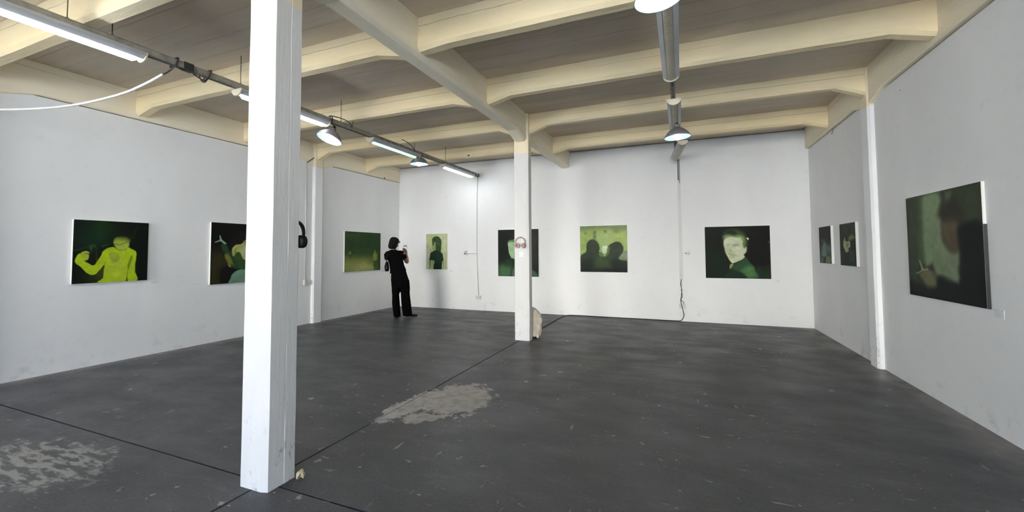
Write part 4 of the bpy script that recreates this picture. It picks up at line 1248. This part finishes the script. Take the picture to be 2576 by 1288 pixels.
# left sleeve hangs broad at the back
ts.tube([(-.185, .03, 1.335), (-.222, .04, 1.28), (-.212, .08, 1.19)], [.045, .052, .050], 14)
bake(ts.build('t_shirt', m_blackcloth, PR), .009, 3)

# wide trousers
tr = MB()
tr.rings([oval(.020, .0, .99, .135, .098, 0), oval(.022, .0, .93, .150, .112, 0), oval(.034, .0, .84, .165, .124, 0), oval(.048, -.002, .76, .180, .128, 0), oval(.058, -.002, .68, .176, .122, 0), oval(.060, -.002, .62, .150, .10, 0)])
tr.rings([oval(-.022, .0, .76, .108, .118), oval(-.028, .0, .60, .088, .108), oval(-.034, .0, .53, .080, .102), oval(-.036, .0, .46, .070, .098), oval(-.030, .0, .30, .077, .095), oval(-.016, .0, .14, .074, .094), oval(-.004, .0, .024, .070, .092)])
tr.rings([oval(.130, .0, .76, .104, .118), oval(.148, .0, .60, .099, .108), oval(.152, .0, .53, .092, .102), oval(.156, .0, .46, .090, .102), oval(.170, .0, .30, .096, .098), oval(.190, .0, .14, .095, .098), oval(.206, .0, .030, .094, .098)])
bake(tr.build('trousers', m_trouser, PR), .008, 5)

# shoes
for pts, rr in ((((-.005, -.06, .034), (-.006, .02, .040), (-.010, .10, .032), (-.012, .165, .024)), (.036, .042, .044, .028)),
                (((.185, -.04, .036), (.245, -.015, .040), (.330, .020, .030), (.398, .045, .024)), (.036, .042, .042, .024))):
    sb = MB().tube(pts, rr, 16, 4, flat=.62)
    zm = min(p[2] for p in sb.v)
    sb.v = [(p[0], p[1], max(.002, p[2])) for p in sb.v]
    sb.build('shoe', m_leather, PR, smooth=True)

# bobbed hair
hb = MB()
hz = [(1.402, -.100, .055, .066), (1.420, -.104, .076, .082), (1.452, -.104, .086, .094), (1.485, -.100, .088, .098), (1.53, -.082, .094, .104), (1.575, -.070, .092, .104), (1.607, -.070, .085, .095), (1.630, -.074, .062, .072), (1.645, -.077, .032, .038)]
rs = []
for z, cx, rx, ry in hz:
    ring = []
    for j in range(40):
        a = 2 * math.pi * j / 40
        f = 1 + (.03 + .05 * max(0, 1.52 - z) / .12) * math.sin(7 * a + z * 26) + .08 * noise.noise((math.cos(a) * 2, math.sin(a) * 2, z * 14))
        ring.append((cx + rx * math.cos(a) * f, .020 + ry * math.sin(a) * f - .012, z))
    rs.append(ring)
hb.rings(rs)
hair = bake(hb.build('hair', m_hair, PR), .006, 2)
# keep the face clear of hair
bm = bmesh.new()
bm.from_mesh(hair.data)
inv = hd.inverted()
for v in bm.verts:
    p = inv @ v.co
    if p.y > .050 and p.z < .045:
        p.y = .050 - .2 * (p.y - .050)
        v.co = hd @ p
bm.to_mesh(hair.data)
bm.free()

# glasses: rims, lenses, temples
g = thing('glasses', (0, 0, 0), None, None)
g.parent = PR
for s in (-1, 1):
    loop = [H(s * (.034 + .027 * math.cos(a)), .103 + .0 * s, .012 + .021 * math.sin(a)) for a in np.linspace(0, 2 * math.pi, 20)]
    MB().tube(loop, .0032, 6).build('rim', m_blackpl, g, smooth=True)
    MB().rings([[H(s * (.034 + .025 * math.cos(a)), .103 + d_, .012 + .019 * math.sin(a)) for a in np.linspace(0, 2 * math.pi, 17)[:-1]] for d_ in (-.0006, .0006)]).build('lens', m_lens, g)
    MB().tube([H(s * .062, .102, .018), H(s * .078, .04, .018), H(s * .080, -.01, .010)], .003, 6).build('temple', m_blackpl, g)
MB().tube([H(-.008, .104, .016), H(.008, .104, .016)], .003, 6).build('bridge', m_blackpl, g)

# shoulder bag under the left arm
BG = thing('shoulder_bag', (-5.39, 6.98, 0), 'small black shoulder bag under the left arm of the person in black', 'bag', math.radians(37.7))
MB().rings([oval(-.212, .03, z, rx, ry, 0, 20) for z, rx, ry in ((.945, .030, .08), (.955, .042, .11), (1.00, .046, .125), (1.06, .042, .12), (1.11, .034, .10), (1.14, .018, .07))]).build('pouch', m_leather, BG, smooth=True)
MB().tube([(-.222, -.03, 1.13), (-.224, -.055, 1.20), (-.205, -.075, 1.29), (-.165, -.05, 1.362), (-.13, .01, 1.375), (-.15, .08, 1.32), (-.20, .10, 1.13)], .007, 8, 5, flat=.6).build('strap', m_leather, BG, smooth=True)
MB().box((-.262, -.02, 1.02), (-.256, .05, 1.06)).build('side_clasp', m_steel, BG, bevel=.002)

# phone held in both hands, screen toward the holder
PHN = thing('smartphone', (-5.39, 6.98, 0), 'black smartphone with lit screen held up by the person in black', 'phone', math.radians(37.7))
T = Matrix.Translation(PH) @ Matrix.Rotation(-.10, 4, 'Z') @ Matrix.Rotation(-.08, 4, 'X') @ Matrix.Rotation(.06, 4, 'Y')
MB().box((-.036, -.004, -.074), (.036, .004, .074)).xf(T).build('case', m_phone, PHN, bevel=.003)
MB().box((-.032, -.0052, -.060), (.032, -.0038, .056)).xf(T).build('screen', m_screen, PHN)
MB().box((-.007, -.0058, -.022), (.008, -.0050, .012)).xf(T).build('screen_picture', m_blackpl, PHN)
